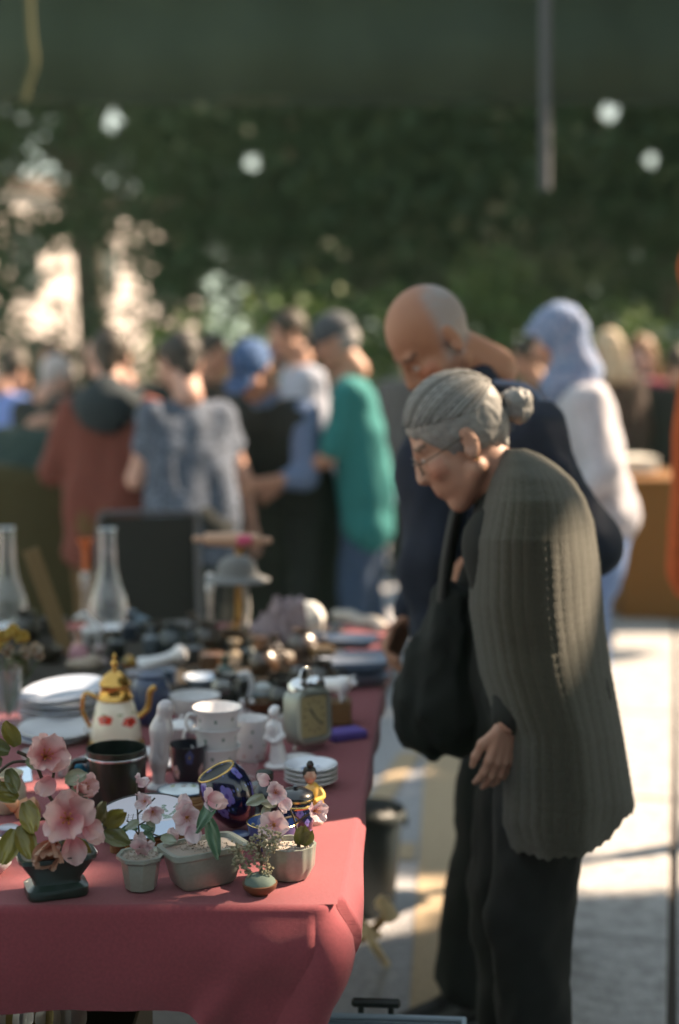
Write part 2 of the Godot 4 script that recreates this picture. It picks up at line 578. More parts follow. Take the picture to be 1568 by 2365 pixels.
# s: h, lean, head_pitch, head_yaw, hand_l, hand_r, skin, hair, hair_color, top (material), sleeve 0..2, legs (material), cell ...
func person(s: Dictionary, label: String, where: Vector3, yaw: float, group := "") -> Node3D:
	var t := thing("person", label, "person", where, deg_to_rad(yaw), group)
	var H: float = s.get("h", 1.7)
	var J: Dictionary = s.get("joints", {})
	if J.is_empty(): J = pose(s)
	var fat: float = s.get("fat", 1.0)
	var skin: Color = s.get("skin", Color(0.40, 0.22, 0.15))
	var cell: float = s.get("cell", 0.022)
	var hcell: float = s.get("head_cell", 0.008)
	var sleeve: float = s.get("sleeve", 2.0)
	var slim: float = s.get("slim", 1.0)
	var up: Vector3 = J.up
	var fw: Vector3 = J.fw
	# body: one continuous surface
	var body := blank()
	var bp := []
	for n in ["l", "r"]:
		var sx := 1.0 if n == "l" else -1.0
		bp.append(cap(J["sh" + n] - Vector3(sx * 0.06, 0, 0) - up * 0.05, J["hp" + n] + up * 0.04, 0.075, 0.09))
		bp.append(cap(J.neck - up * 0.03, J["sh" + n], 0.05, 0.05))
		bp.append(cap(J["sh" + n], J["el" + n], 0.047, 0.037))
		bp.append(cap(J["el" + n], J["wr" + n], 0.038, 0.025))
		bp.append(cap(J["hp" + n], J["kn" + n], 0.082, 0.053))
		bp.append(cap(J["kn" + n], J["an" + n], 0.053, 0.036))
		bp.append(cap(J["an" + n] - Vector3(0, 0.035, 0.03), J["to" + n], 0.036, 0.026))
	bp.append(cap(J.neck - up * 0.04, J.head + J.headb * Vector3(0, -0.07, -0.02), 0.056, 0.052))
	nets(bp, cell, 0.03, body, 0.0, 1.0, 1, func(_q): return skin)
	var fc := s.get("face", {}) as Dictionary
	nets(head_prims(fc), hcell, 0.012, body, 0.0, 1.0, 1, face_color(skin, fc), Transform3D(J.headb, J.head))
	for n in ["l", "r"]:
		var sx := 1.0 if n == "l" else -1.0
		var d: Vector3 = s.get("hand_dir_" + n, (J["wr" + n] - J["el" + n]))
		var pm: Vector3 = s.get("palm_" + n, Vector3(-sx, -0.2, -0.3))
		nets(hand_prims(J["wr" + n], d, pm, s.get("thumb_" + n, Vector3(0, 0.3, 1)), s.get("hand_size", 1.0), s.get("curl", 0.35)), s.get("hand_cell", 0.007), 0.006, body, 0.0, 1.0, 1, func(_q): return skin)
	var sk := vmat(0.55)
	part(t, "body", baked(body), sk)
	# the garment on top
	var top := blank()
	var tp := []
	var rb := 0.10 * fat
	for n in ["l", "r"]:
		var sx := 1.0 if n == "l" else -1.0
		tp.append(cap(J["sh" + n] - Vector3(sx * 0.065, 0, 0) - up * 0.06, J["hp" + n] + up * 0.05 + Vector3(sx * 0.015, 0, 0), rb, rb * 1.08))
		tp.append(cap(J["hp" + n] + up * 0.1, J["hp" + n] - Vector3(0, s.get("hem", 0.04), 0) + Vector3(sx * 0.025, 0, 0), rb, rb * 1.06))
		tp.append(cap(J.neck - up * 0.045, J["sh" + n], 0.064, 0.066))
		if sleeve > 0.0:
			var e1 := minf(sleeve, 1.0)
			tp.append(cap(J["sh" + n], J["sh" + n].lerp(J["el" + n], e1), 0.066 * slim, lerpf(0.066, 0.056, e1) * slim))
		if sleeve > 1.0:
			tp.append(cap(J["el" + n], J["el" + n].lerp(J["wr" + n], sleeve - 1.0), 0.055 * slim, 0.042 * slim))
	tp.append(cap(J.neck - up * 0.13, J.hip + up * 0.02, rb * 1.02, rb * 1.1))
	if s.has("collar"): tp.append(cap(J.neck - up * 0.02 - fw * 0.015, J.neck + up * 0.05 + fw * 0.005, 0.074, 0.070))
	nets(tp, cell, 0.045, top, s.get("folds", 0.020), 7.0, int(where.x * 100.0))
	part(t, s.get("top_name", "shirt"), baked(top), s.top)
	if s.has("under"):                                        # a shirt showing at neck and sleeves under a waistcoat
		var un := blank()
		var upr := [cap(J.neck - up * 0.05, J.neck + up * 0.02, 0.072, 0.066)]
		for n in ["l", "r"]:
			upr.append(cap(J["sh" + n], J["el" + n], 0.068, 0.058))
			upr.append(cap(J["el" + n], J["el" + n].lerp(J["wr" + n], s.get("under_sleeve", 0.5)), 0.058, 0.05))
		nets(upr, cell, 0.03, un, 0.008, 8.0, 5)
		part(t, "shirt", baked(un), s.under)
	var tr := blank()
	var lp := []
	for n in ["l", "r"]:
		lp.append(cap(J.hip + up * 0.02, J["hp" + n], 0.1, 0.105 * minf(fat, 1.1)))
		lp.append(cap(J["hp" + n], J["kn" + n], 0.104 * minf(fat, 1.1), 0.075))
		lp.append(cap(J["kn" + n], J["an" + n] + Vector3(0, 0.01, 0), 0.074, 0.066))
	nets(lp, cell, 0.03, tr, 0.020, 8.0, 9)
	part(t, "trousers", baked(tr), s.legs)
	for n in ["l", "r"]:
		var sh := blank()
		nets([cap(J["an" + n] - Vector3(0, 0.035, 0.035), J["to" + n] + Vector3(0, -0.001, 0.02), 0.043, 0.034), cap(J["an" + n], J["an" + n] - Vector3(0, 0.03, 0), 0.045, 0.046)], 0.016, 0.03, sh)
		part(t, "shoe", baked(sh), s.get("shoes", mat(0.02, 0.02, 0.022, 0.5)))
	var hx := Transform3D(J.headb, J.head)
	var hm: Material = s.get("hair_mat", mat(0.02, 0.016, 0.013, 0.6))
	var hb := blank()
	var hair: String = s.get("hair", "short")
	if hair == "short":
		nets([egg(Vector3(0, 0.043, -0.018), Vector3(0.084, 0.098, 0.103)), cap(Vector3(0, -0.02, -0.075), Vector3(0, -0.06, -0.06), 0.04, 0.035), cut(Vector3(0, -0.04, 0.09), Vector3(0.10, 0.115, 0.075)), cut(Vector3(0, -0.09, 0.03), Vector3(0.12, 0.09, 0.07))], hcell, 0.012, hb, 0.004, 40.0, 4, null, hx)
	elif hair == "fringe":                                   # only a close crop round the sides and back
		nets([egg(Vector3(0, 0.028, -0.02), Vector3(0.080, 0.085, 0.098)), cap(Vector3(0, -0.02, -0.075), Vector3(0, -0.05, -0.06), 0.036, 0.032), cut(Vector3(0, 0.09, 0.05), Vector3(0.085, 0.085, 0.13)), cut(Vector3(0, -0.04, 0.09), Vector3(0.11, 0.12, 0.08)), cut(Vector3(0, -0.1, 0.02), Vector3(0.12, 0.085, 0.075))], hcell, 0.01, hb, 0.002, 60.0, 4, null, hx)
	elif hair == "long":
		nets([egg(Vector3(0, 0.043, -0.016), Vector3(0.088, 0.1, 0.106)), cap(Vector3(0.03, 0.0, -0.06), Vector3(0.05, -0.22, -0.075), 0.062, 0.05), cap(Vector3(-0.03, 0.0, -0.06), Vector3(-0.05, -0.22, -0.075), 0.062, 0.05), cut(Vector3(0, -0.05, 0.1), Vector3(0.075, 0.12, 0.08))], hcell, 0.02, hb, 0.006, 30.0, 4, null, hx)
	elif hair == "cap":
		nets([egg(Vector3(0, 0.05, -0.012), Vector3(0.087, 0.092, 0.107)), cut(Vector3(0, -0.085, 0.0), Vector3(0.2, 0.11, 0.2))], hcell, 0.008, hb, 0.0, 1.0, 4, null, hx)
		var br := blank()
		nets([egg(Vector3(0, 0.036, 0.12), Vector3(0.07, 0.010, 0.075), Basis(Vector3.RIGHT, 0.2))], hcell, 0.01, br, 0.0, 1.0, 4, null, hx)
		var ph := part(t, "cap", baked(hb), hm)
		part(ph, "brim", baked(br), hm)
		hb = blank()
		hm = s.get("nape", mat(0.03, 0.025, 0.02, 0.7))
		nets([egg(Vector3(0, 0.0, -0.022), Vector3(0.081, 0.075, 0.098)), cut(Vector3(0, -0.03, 0.07), Vector3(0.11, 0.13, 0.085)), cut(Vector3(0, 0.11, 0), Vector3(0.2, 0.07, 0.2))], hcell, 0.01, hb, 0.002, 40.0, 4, null, hx)
	elif hair == "scarf":
		nets([egg(Vector3(0, 0.044, -0.012), Vector3(0.095, 0.107, 0.115)), cap(Vector3(0, 0.045, 0.02), Vector3(0, 0.06, 0.10), 0.085, 0.03), cap(Vector3(0, -0.02, -0.03), Vector3(0, -0.15, -0.035), 0.088, 0.1), cap(Vector3(0, -0.08, 0.03), Vector3(0, -0.17, 0.05), 0.055, 0.075), cut(Vector3(0, -0.03, 0.115), Vector3(0.062, 0.085, 0.07))], hcell, 0.03, hb, 0.01, 16.0, 4, null, hx)
	if hb.v.size(): part(t, "headscarf" if hair == "scarf" else "hair", baked(hb), hm)
	if s.has("hood"):
		var hd := blank()
		nets([cap(J["shl"] * 0.55 + J.neck * 0.45 + up * 0.005 - fw * 0.03, J["shr"] * 0.55 + J.neck * 0.45 + up * 0.005 - fw * 0.03, 0.075, 0.075), egg(J.neck - fw * 0.1 - up * 0.05, Vector3(0.13, 0.11, 0.07)), cap(J.neck + fw * 0.05 - up * 0.02, J.neck - fw * 0.05 + up * 0.03, 0.07, 0.075)], cell, 0.04, hd, 0.012, 10.0, 6)
		part(t, "hood", baked(hd), s.hood)
	return t

# ---------- leaves, trees ----------
func leaf_mesh() -> ArrayMesh:
	var st := begin()
	st.set_smooth_group(-1)
	var a := Vector3(0, 0, 0)
	var b := Vector3(0.28, 0.08, 0.45)
	var c := Vector3(0, -0.06, 1.0)
	var d := Vector3(-0.28, 0.08, 0.45)
	tri(st, a, b, c); tri(st, a, c, d)
	return done(st)
func open_to_light(p: Vector3, more: float) -> bool:
	for g in gaps:
		var v: Vector3 = p - g[0]
		var t := v.dot(sun_dir)
		if t > 0.3 and (v - sun_dir * t).length_squared() < (g[1] + more) * (g[1] + more): return true
	for g in views:
		var v: Vector3 = p - g[0]
		var t: float = v.dot(g[1])
		if t > 0.0 and (v - g[1] * t).length_squared() < g[2] * g[2]: return true
	return false
func foliage(parent: Node, called: String, lobes: Array, size: float, tone: Color, thin := -0.15, grain := 0.9, backlit := 0.25) -> void:
	var xs: Array[Transform3D] = []
	var cs := PackedColorArray()
	var nz := FastNoiseLite.new()
	nz.seed = int(tone.g * 9000.0) + lobes.size()
	nz.frequency = 1.0
	var origin: Vector3 = (parent as Node3D).position
	for l in lobes:
		var n: int = l[2]
		for i in n:
			var d := Vector3(rng.randfn(), rng.randfn(), rng.randfn()).normalized() * pow(rng.randf(), 0.4)
			var p: Vector3 = l[0] + d * l[1]
			if nz.get_noise_3dv(p * grain) < thin: continue
			var b := Basis.from_euler(Vector3(rng.randf_range(-0.9, 0.9), rng.randf() * TAU, rng.randf_range(-0.9, 0.9))).scaled_local(Vector3.ONE * size * rng.randf_range(0.65, 1.35))
			if open_to_light(p + origin + b.z * 0.5, size * 0.28): continue
			xs.append(Transform3D(b, p))
			var k := rng.randf_range(0.78, 1.22)
			cs.append(Color(tone.r * k * rng.randf_range(0.85, 1.25), tone.g * k, tone.b * k * rng.randf_range(0.8, 1.1)))
	var mm := MultiMesh.new()
	mm.transform_format = MultiMesh.TRANSFORM_3D
	mm.use_colors = true
	mm.mesh = leaf_mesh()
	mm.instance_count = xs.size()
	for i in xs.size():
		mm.set_instance_transform(i, xs[i])
		mm.set_instance_color(i, cs[i])
	var o := MultiMeshInstance3D.new()
	o.name = called
	o.multimesh = mm
	var m := vmat(0.6, Color(backlit, backlit * 1.2, backlit * 0.5))
	o.material_override = m
	o.set_meta("kind", "stuff")
	parent.add_child(o, true)
func tree(called: String, label: String, where: Vector3, trunk_h: float, tr: float, lobes: Array, size: float, tone: Color, group := "", thin := -0.15, lean := Vector3.ZERO) -> Node3D:
	var t := thing(called, label, "tree", where, 0.0, group)
	var bark: Material = mats.get("bark")
	var path := [Vector3(0, -0.05, 0), Vector3(0.04, trunk_h * 0.35, 0.03) + lean * 0.3, Vector3(-0.05, trunk_h * 0.7, 0) + lean * 0.65, Vector3(0, trunk_h, 0.02) + lean]
	path = catmull(path, 5)
	var rad := []
	for i in path.size(): rad.append(tr * (1.25 if i == 0 else lerpf(1.0, 0.5, float(i) / path.size())))
	part(t, "trunk", tube(path, rad, 10), bark)
	for k in mini(lobes.size(), 6):
		var e: Vector3 = lobes[k][0]
		var s: Vector3 = path[int(path.size() * 0.62) + k % 4]
		part(t, "limb", tube(catmull([s, s.lerp(e, 0.5) + Vector3(0, 0.25, 0), e], 4), [tr * 0.42, tr * 0.4, tr * 0.36, tr * 0.3, tr * 0.26, tr * 0.22, tr * 0.18, tr * 0.14, tr * 0.1], 7), bark)
	foliage(t, "crown", lobes, size, tone, thin)
	return t

# ---------- wares on the table: profiles are drawn in survey units at the place where the thing stands ----------
func ware(called: String, label: String, cat: String, group: String, px: float, py: float, list: Array, h := 0.753, yaw := 0.0, tilt := Vector3.ZERO) -> Node3D:
	var p := on(px, py, h)
	if absf(h - 0.753) < 0.13:                                 # stacked wares stand straight above one another
		p = on(px, py)
		p.y = h
	var s := unit(p)
	var o: Node3D
	if list.size() == 1:
		var e: Array = list[0]
		o = part(self, called, lathe(e[1], s, e[3] if e.size() > 3 else 32, e[4] if e.size() > 4 else 2.0, e[5] if e.size() > 5 else 1.0, e[6] if e.size() > 6 else 0, e[7] if e.size() > 7 else 0.0), e[2], p)
		tag(o, label, cat, group)
	else:
		o = thing(called, label, cat, p, 0.0, group)
		for e in list:
			part(o, e[0], lathe(e[1], s, e[3] if e.size() > 3 else 32, e[4] if e.size() > 4 else 2.0, e[5] if e.size() > 5 else 1.0, e[6] if e.size() > 6 else 0, e[7] if e.size() > 7 else 0.0), e[2])
	o.rotation = Vector3(tilt.x, yaw, tilt.z)
	return o
func handle(parent: Node3D, s: float, pts: Array, r: float, m: Material, called := "handle") -> MeshInstance3D:
	var path := []
	for p in pts: path.append(Vector3(p[0], p[1], p[2] if p.size() > 2 else 0.0) * s)
	path = catmull(path, 6)
	return part(parent, called, tube(path, [r * s], 8), m)
func petal_mesh(seed_: int, tip: Color, base: Color, cupped := 0.25, wide := 0.8, point := 0.0) -> ArrayMesh:
	var n := FastNoiseLite.new()
	n.seed = seed_
	n.frequency = 2.2
	return surface(func(u, v):
		var x: float = (u - 0.5) * 2.0
		var w: float = wide * 0.5 * pow(sin(PI * clampf(0.08 + v * (0.80 + 0.1 * point), 0.0, 1.0)), 0.65) * (1.0 - point * v * 0.5)
		var ripple: float = 0.07 * v * sin(x * 5.0 + seed_) + 0.05 * n.get_noise_2d(x * 2.0, v * 3.0)
		return Vector3(x * w, cupped * (x * x * 0.5 * w + v * v * 0.6) + ripple, v * (1.0 - 0.10 * x * x * v + 0.05 * n.get_noise_2d(x * 3.0 + 9.0, 4.0))),
		10, 9, func(u, v):
		var vein := 0.93 + 0.07 * sin(u * 60.0)
		return base.lerp(tip, smoothstep(0.0, 0.8, v)) * vein)
func flower(parent: Node3D, pos: Vector3, axis: Vector3, r: float, petals: Array, m: Material, n := 5, open := 0.5, turn := 0.0) -> void:
	var y := axis.normalized()
	var x := y.cross(Vector3(0.3, 0.2, 1)).normalized()
	var b := Basis(x, y, x.cross(y)) * Basis(Vector3.UP, turn)
	var st := begin()
	for k in 6:
		var a := TAU * k / 6.0
		var e := Vector3(cos(a) * 0.16, 0.5 + 0.1 * sin(a * 3.0), sin(a) * 0.16) * r
		tube([Vector3.ZERO, e * 0.6, e], [0.018 * r, 0.014 * r, 0.012 * r], 5, st)
		lathe([[0, -0.035], [0.03, 0], [0, 0.035]], r, 6, 2.0, 1.0, 0, 0.0, st, Transform3D(Basis(), e))
	lathe([[0, -0.1], [0.1, -0.04], [0.12, 0.03], [0, 0.08]], r, 10, 2.0, 1.0, 0, 0.0, st)
	var c := part(parent, "flower", done(st), mats.stamen, pos)
	c.basis = b
	for k in n:
		var o := part(c, "petal", petals[(k + int(r * 1e4)) % petals.size()], m)
		var a := TAU * k / n + rng.randf_range(-0.15, 0.15)
		o.basis = Basis(Vector3.UP, a) * Basis(Vector3.RIGHT, -open + rng.randf_range(-0.2, 0.2)) * Basis(Vector3.BACK, 0.15) * Basis().scaled(Vector3.ONE * r * rng.randf_range(0.9, 1.08))
func bud(parent: Node3D, pos: Vector3, dir: Vector3, len: float, petals: Array, m: Material, called := "petal") -> void:
	var z := dir.normalized()
	var x := Vector3(0.2, 0.3, 1).cross(z).normalized()
	var y := z.cross(x)
	for k in 2:
		var o := part(parent, called, petals[k % petals.size()], m, pos)
		o.basis = Basis(x, y, z) * Basis(Vector3.BACK, k * 2.4) * Basis(Vector3.RIGHT, -0.15) * Basis().scaled(Vector3.ONE * len)
func leaf(parent: Node3D, mesh: Mesh, m: Material, pos: Vector3, dir: Vector3, face: Vector3, len: float) -> void:
	var z := dir.normalized()
	var x := face.cross(z).normalized()
	var o := part(parent, "leaf", mesh, m, pos)
	o.basis = Basis(x, z.cross(x), z).scaled_local(Vector3.ONE * len)
func gravel(parent: Node3D, r: float, y: float, sz: float, n: int, m: Material) -> void:
	var st := begin()
	st.set_smooth_group(-1)
	for k in n:
		var a := rng.randf() * TAU
		var d := sqrt(rng.randf()) * r
		var s := rng.randf_range(0.0009, 0.0022)
		lathe([[0, -0.6], [1, 0], [0, 0.7]], s, 5, 2.0, 1.0, 0, 0.0, st, Transform3D(Basis.from_euler(Vector3(rng.randf() * 3, rng.randf() * 3, 0)), Vector3(cos(a) * d, y + s * 0.4 + 0.002 * (1.0 - d / r), sin(a) * d * sz)))
	var o := part(parent, "grit", done(st), m)
	o.set_meta("kind", "stuff")

# ---------- the scene ----------
func _ready() -> void:
	rng.seed = 20240611
	# camera: a 50 mm lens wide open, focused on the little jade trees at the front of the table
	var cam := Camera3D.new()
	cam.name = "camera"
	cam.position = EYE
	cam.rotation_degrees = Vector3(-PITCH, 0, 0)
	cam.near = 0.05
	cam.far = 400.0
	cam.fov = 39.6
	var lens := CameraAttributesPhysical.new()
	lens.frustum_focal_length = 33.33
	lens.frustum_focus_distance = 2.14
	lens.frustum_near = 0.05
	lens.frustum_far = 400.0
	lens.exposure_aperture = 1.05
	cam.attributes = lens
	add_child(cam)
	cam.current = true
	# sky, sun, exposure
	var env := Environment.new()
	var sky := Sky.new()
	var sm := ProceduralSkyMaterial.new()
	sm.sky_top_color = Color(0.60, 0.66, 0.71)
	sm.sky_horizon_color = Color(0.88, 0.89, 0.82)
	sm.sky_curve = 0.18
	sm.ground_bottom_color = Color(0.30, 0.29, 0.28)
	sm.ground_horizon_color = Color(0.55, 0.55, 0.55)
	sm.sun_angle_max = 6.0
	sm.sky_energy_multiplier = 0.72
	sky.sky_material = sm
	env.background_mode = Environment.BG_SKY
	env.sky = sky
	env.tonemap_mode = Environment.TONE_MAPPER_LINEAR
	env.tonemap_exposure = 4.3
	env.fog_enabled = true
	env.fog_mode = Environment.FOG_MODE_EXPONENTIAL
	env.fog_density = 0.0018
	env.fog_light_color = Color(0.66, 0.82, 0.68)
	env.sdfgi_enabled = true
	env.ssao_enabled = true
	env.ssil_enabled = true
	var we := WorldEnvironment.new()
	we.name = "world_environment"
	we.environment = env
	add_child(we)
	var sun := DirectionalLight3D.new()
	sun.name = "sun"
	sun.light_color = Color(1.0, 0.90, 0.78)
	sun.light_energy = 1.45
	sun.light_angular_distance = 0.6
	sun.shadow_enabled = true
	sun.look_at_from_position(sun_dir * 50.0, Vector3.ZERO)
	add_child(sun)
	common_materials()
	openings()
	ground()
	background()
	stalls()
	crowd()
	man()
	woman()
	table()
	planters()
	front_wares()
	middle_wares()
	far_wares()
	below_table()

func common_materials() -> void:
	mats.bark = textured(noise_tex(0.02, lin(0.03, 0.024, 0.018), lin(0.11, 0.09, 0.07), 5), 1.5, 0.9)
	mats.stamen = mat(0.50, 0.20, 0.04, 0.6)
	mats.white_china = glaze(0.72, 0.71, 0.72)
	mats.brass = mat(0.62, 0.36, 0.10, 0.22, 1.0)
	mats.silver = mat(0.75, 0.75, 0.76, 0.2, 1.0)
	mats.gold_rim = mat(0.75, 0.50, 0.18, 0.25, 1.0)
	mats.clear = glass(0.85, 0.93, 1.0, 0.03)

# where the sun comes through the crowns
func openings() -> void:
	for g in [[on(1440, 2020, 0.0), 0.17], [on(1440, 1900, 0.0), 0.22], [on(1440, 1800, 0.0), 0.24], [on(1480, 1700, 0.0), 0.32], [on(1470, 1600, 0.0), 0.38], [on(1600, 1750, 0.0), 0.45], [on(1600, 1950, 0.0), 0.2], [on(1500, 1490, 0.0), 0.25], [on(1640, 1560, 0.0), 0.4], [on(1420, 1440, 0.0), 0.25], [at(870, 2140, 3.1), 0.05],
			[on(840, 1800), 0.05], [on(835, 1880), 0.055], [on(800, 1960), 0.06], [on(780, 2040), 0.055], [on(760, 2090), 0.05],  [on(900, 1450), 0.06], [on(860, 1720), 0.03],
			[at(1140, 960, 2.75), 0.05], [at(1185, 1010, 2.7), 0.055], [at(1200, 910, 2.75), 0.05], [at(1060, 880, 2.72), 0.04],
			[at(1130, 815, 3.4), 0.07], [at(1060, 700, 3.4), 0.06], [at(1000, 650, 3.4), 0.05],
			[at(255, 1600, 2.5), 0.08], [at(270, 1670, 2.4), 0.03], [at(365, 1660, 2.4), 0.02], [at(725, 1420, 3.5), 0.13], [at(640, 1700, 2.5), 0.03], [at(790, 1590, 2.75), 0.04], [at(735, 1810, 2.3), 0.022],
			[at(110, 1730, 2.15), 0.03], [at(190, 1880, 2.08), 0.03], [at(500, 1640, 2.5), 0.05], [at(718, 1600, 2.6), 0.03], [at(640, 1900, 2.1), 0.012],
			[at(430, 720, 13.6), 0.25], [at(340, 745, 13.4), 0.2], [at(575, 715, 14.0), 0.22], [at(670, 650, 14.0), 0.2], [at(480, 650, 14.1), 0.16], [at(750, 690, 13.7), 0.25], [at(390, 600, 15.5), 0.16], [at(870, 590, 14.2), 0.2], [at(740, 600, 15.5), 0.16], [at(1130, 500, 16.5), 0.16], [at(1200, 420, 16.5), 0.16], [at(1190, 540, 16.0), 0.16], [at(1050, 460, 16.5), 0.12], [at(1540, 690, 14.0), 0.22], [at(450, 490, 16.0), 0.12], [at(880, 360, 17.5), 0.12], [at(940, 580, 15.5), 0.15], [at(260, 350, 16.0), 0.12], [at(1440, 560, 15.5), 0.14], [at(760, 430, 17.0), 0.2],
			[at(890, 850, 6.5), 0.2], [at(900, 950, 6.5), 0.2], [at(915, 1120, 6.5), 0.15], [at(720, 860, 8.0), 0.4], [at(850, 740, 6.5), 0.12], [at(740, 960, 8.0), 0.2],
			[at(1320, 780, 5.7), 0.3], [at(1370, 900, 5.7), 0.25], [at(1400, 1000, 5.7), 0.25], [at(1400, 1130, 5.7), 0.2], [at(1410, 820, 9.6), 0.4], [at(1485, 810, 10.2), 0.3], [at(1460, 1085, 8.7), 0.4], [at(1500, 1030, 8.6), 0.25], [at(1490, 800, 8.0), 0.2],
			[at(340, 840, 8.0), 0.3], [at(510, 900, 6.0), 0.1], [at(530, 1020, 6.0), 0.14], [at(560, 1120, 6.0), 0.10], [at(345, 1120, 5.7), 0.08], [at(290, 905, 5.7), 0.03], [at(690, 1010, 6.1), 0.1], [at(10, 850, 9.0), 0.25], [at(100, 840, 8.5), 0.16], [at(640, 1110, 6.8), 0.1], [at(280, 800, 8.0), 0.1], [at(530, 1240, 4.2), 0.06], [at(1640, 1000, 4.3), 0.2], [at(1640, 1250, 4.3), 0.2], [at(1640, 600, 4.3), 0.15], [at(1480, 1200, 8.3), 0.2]]:
		gaps.append(g)
	for q in [[258, 275, 0.085], [580, 377, 0.07], [1408, 262, 0.085], [1503, 369, 0.065], [668, 490, 0.035], [50, 275, 0.03]]:
		views.append([EYE, ray(q[0], q[1]).normalized(), q[2] * 2.0])

func flat_sheet(called: String, quad: Array, m: Material, kind := "structure") -> MeshInstance3D:
	var st := begin()
	st.set_smooth_group(-1)
	tri(st, quad[0], quad[1], quad[2]); tri(st, quad[0], quad[2], quad[3])
	var o := part(self, called, done(st), m)
	o.set_meta("kind", kind)
	return o

func ground() -> void:
	var asphalt := textured(noise_tex(0.05, lin(0.28, 0.278, 0.295), lin(0.47, 0.465, 0.485), 11), 1.1, 0.85, bump_tex(0.12, 6.0, 3), 0.6)
	var g := flat_sheet("ground", [Vector3(-120, 0, 40), Vector3(120, 0, 40), Vector3(120, 0, -200), Vector3(-120, 0, -200)], asphalt)
	g.name = numbered("ground")
	# worn yellow road paint
	var paint := textured(noise_tex(0.04, lin(0.38, 0.29, 0.19), lin(0.50, 0.38, 0.25), 21), 2.0, 0.8)
	var stripes := [[[985, 1700], [1090, 1700], [1055, 2330], [945, 2330]], [[925, 1735], [975, 1735], [900, 1850], [845, 1850]], [[885, 1945], [962, 1945], [958, 1985], [878, 1985]]]
	for i in 3:
		var q := []
		for c in stripes[i]: q.append(on(c[0], c[1], 0.004 + 0.004 * (i % 2)))
		flat_sheet("painted_stripe", q, paint)
	# pale concrete slabs to the right with open joints
	var con := textured(noise_tex(0.03, lin(0.27, 0.255, 0.25), lin(0.52, 0.50, 0.49), 31), 0.9, 0.8, bump_tex(0.1, 5.0, 6), 0.4)
	var base := thing("concrete_pavement", "", "", on(1541, 2195, 0.0))
	base.set_meta("kind", "structure")
	var along := on(1556, 1440, 0.0) - on(1540, 2364, 0.0)
	base.rotation.y = atan2(-along.x, -along.z)
	part(base, "joint_bed", box_mesh(Vector3(2.80, 0.004, 12.4), 0.0005, Vector3(1.07, 0.004, -4.6)), mat(0.07, 0.055, 0.045, 0.9))
	for col in 3:
		var x0: float = [-0.32, 0.024, 1.25][col]
		var x1: float = [0.0, 1.236, 2.46][col]
		for row in 9:
			var z1 := 1.25 - row * 1.25
			var o := part(base, "slab", box_mesh(Vector3(x1 - x0, 0.026, 1.238), 0.005), con, Vector3((x0 + x1) * 0.5, 0.013 + rng.randf_range(-0.002, 0.002), z1 - 0.625))
			o.rotation = Vector3(rng.randf_range(-0.001, 0.001), 0, rng.randf_range(-0.001, 0.001))

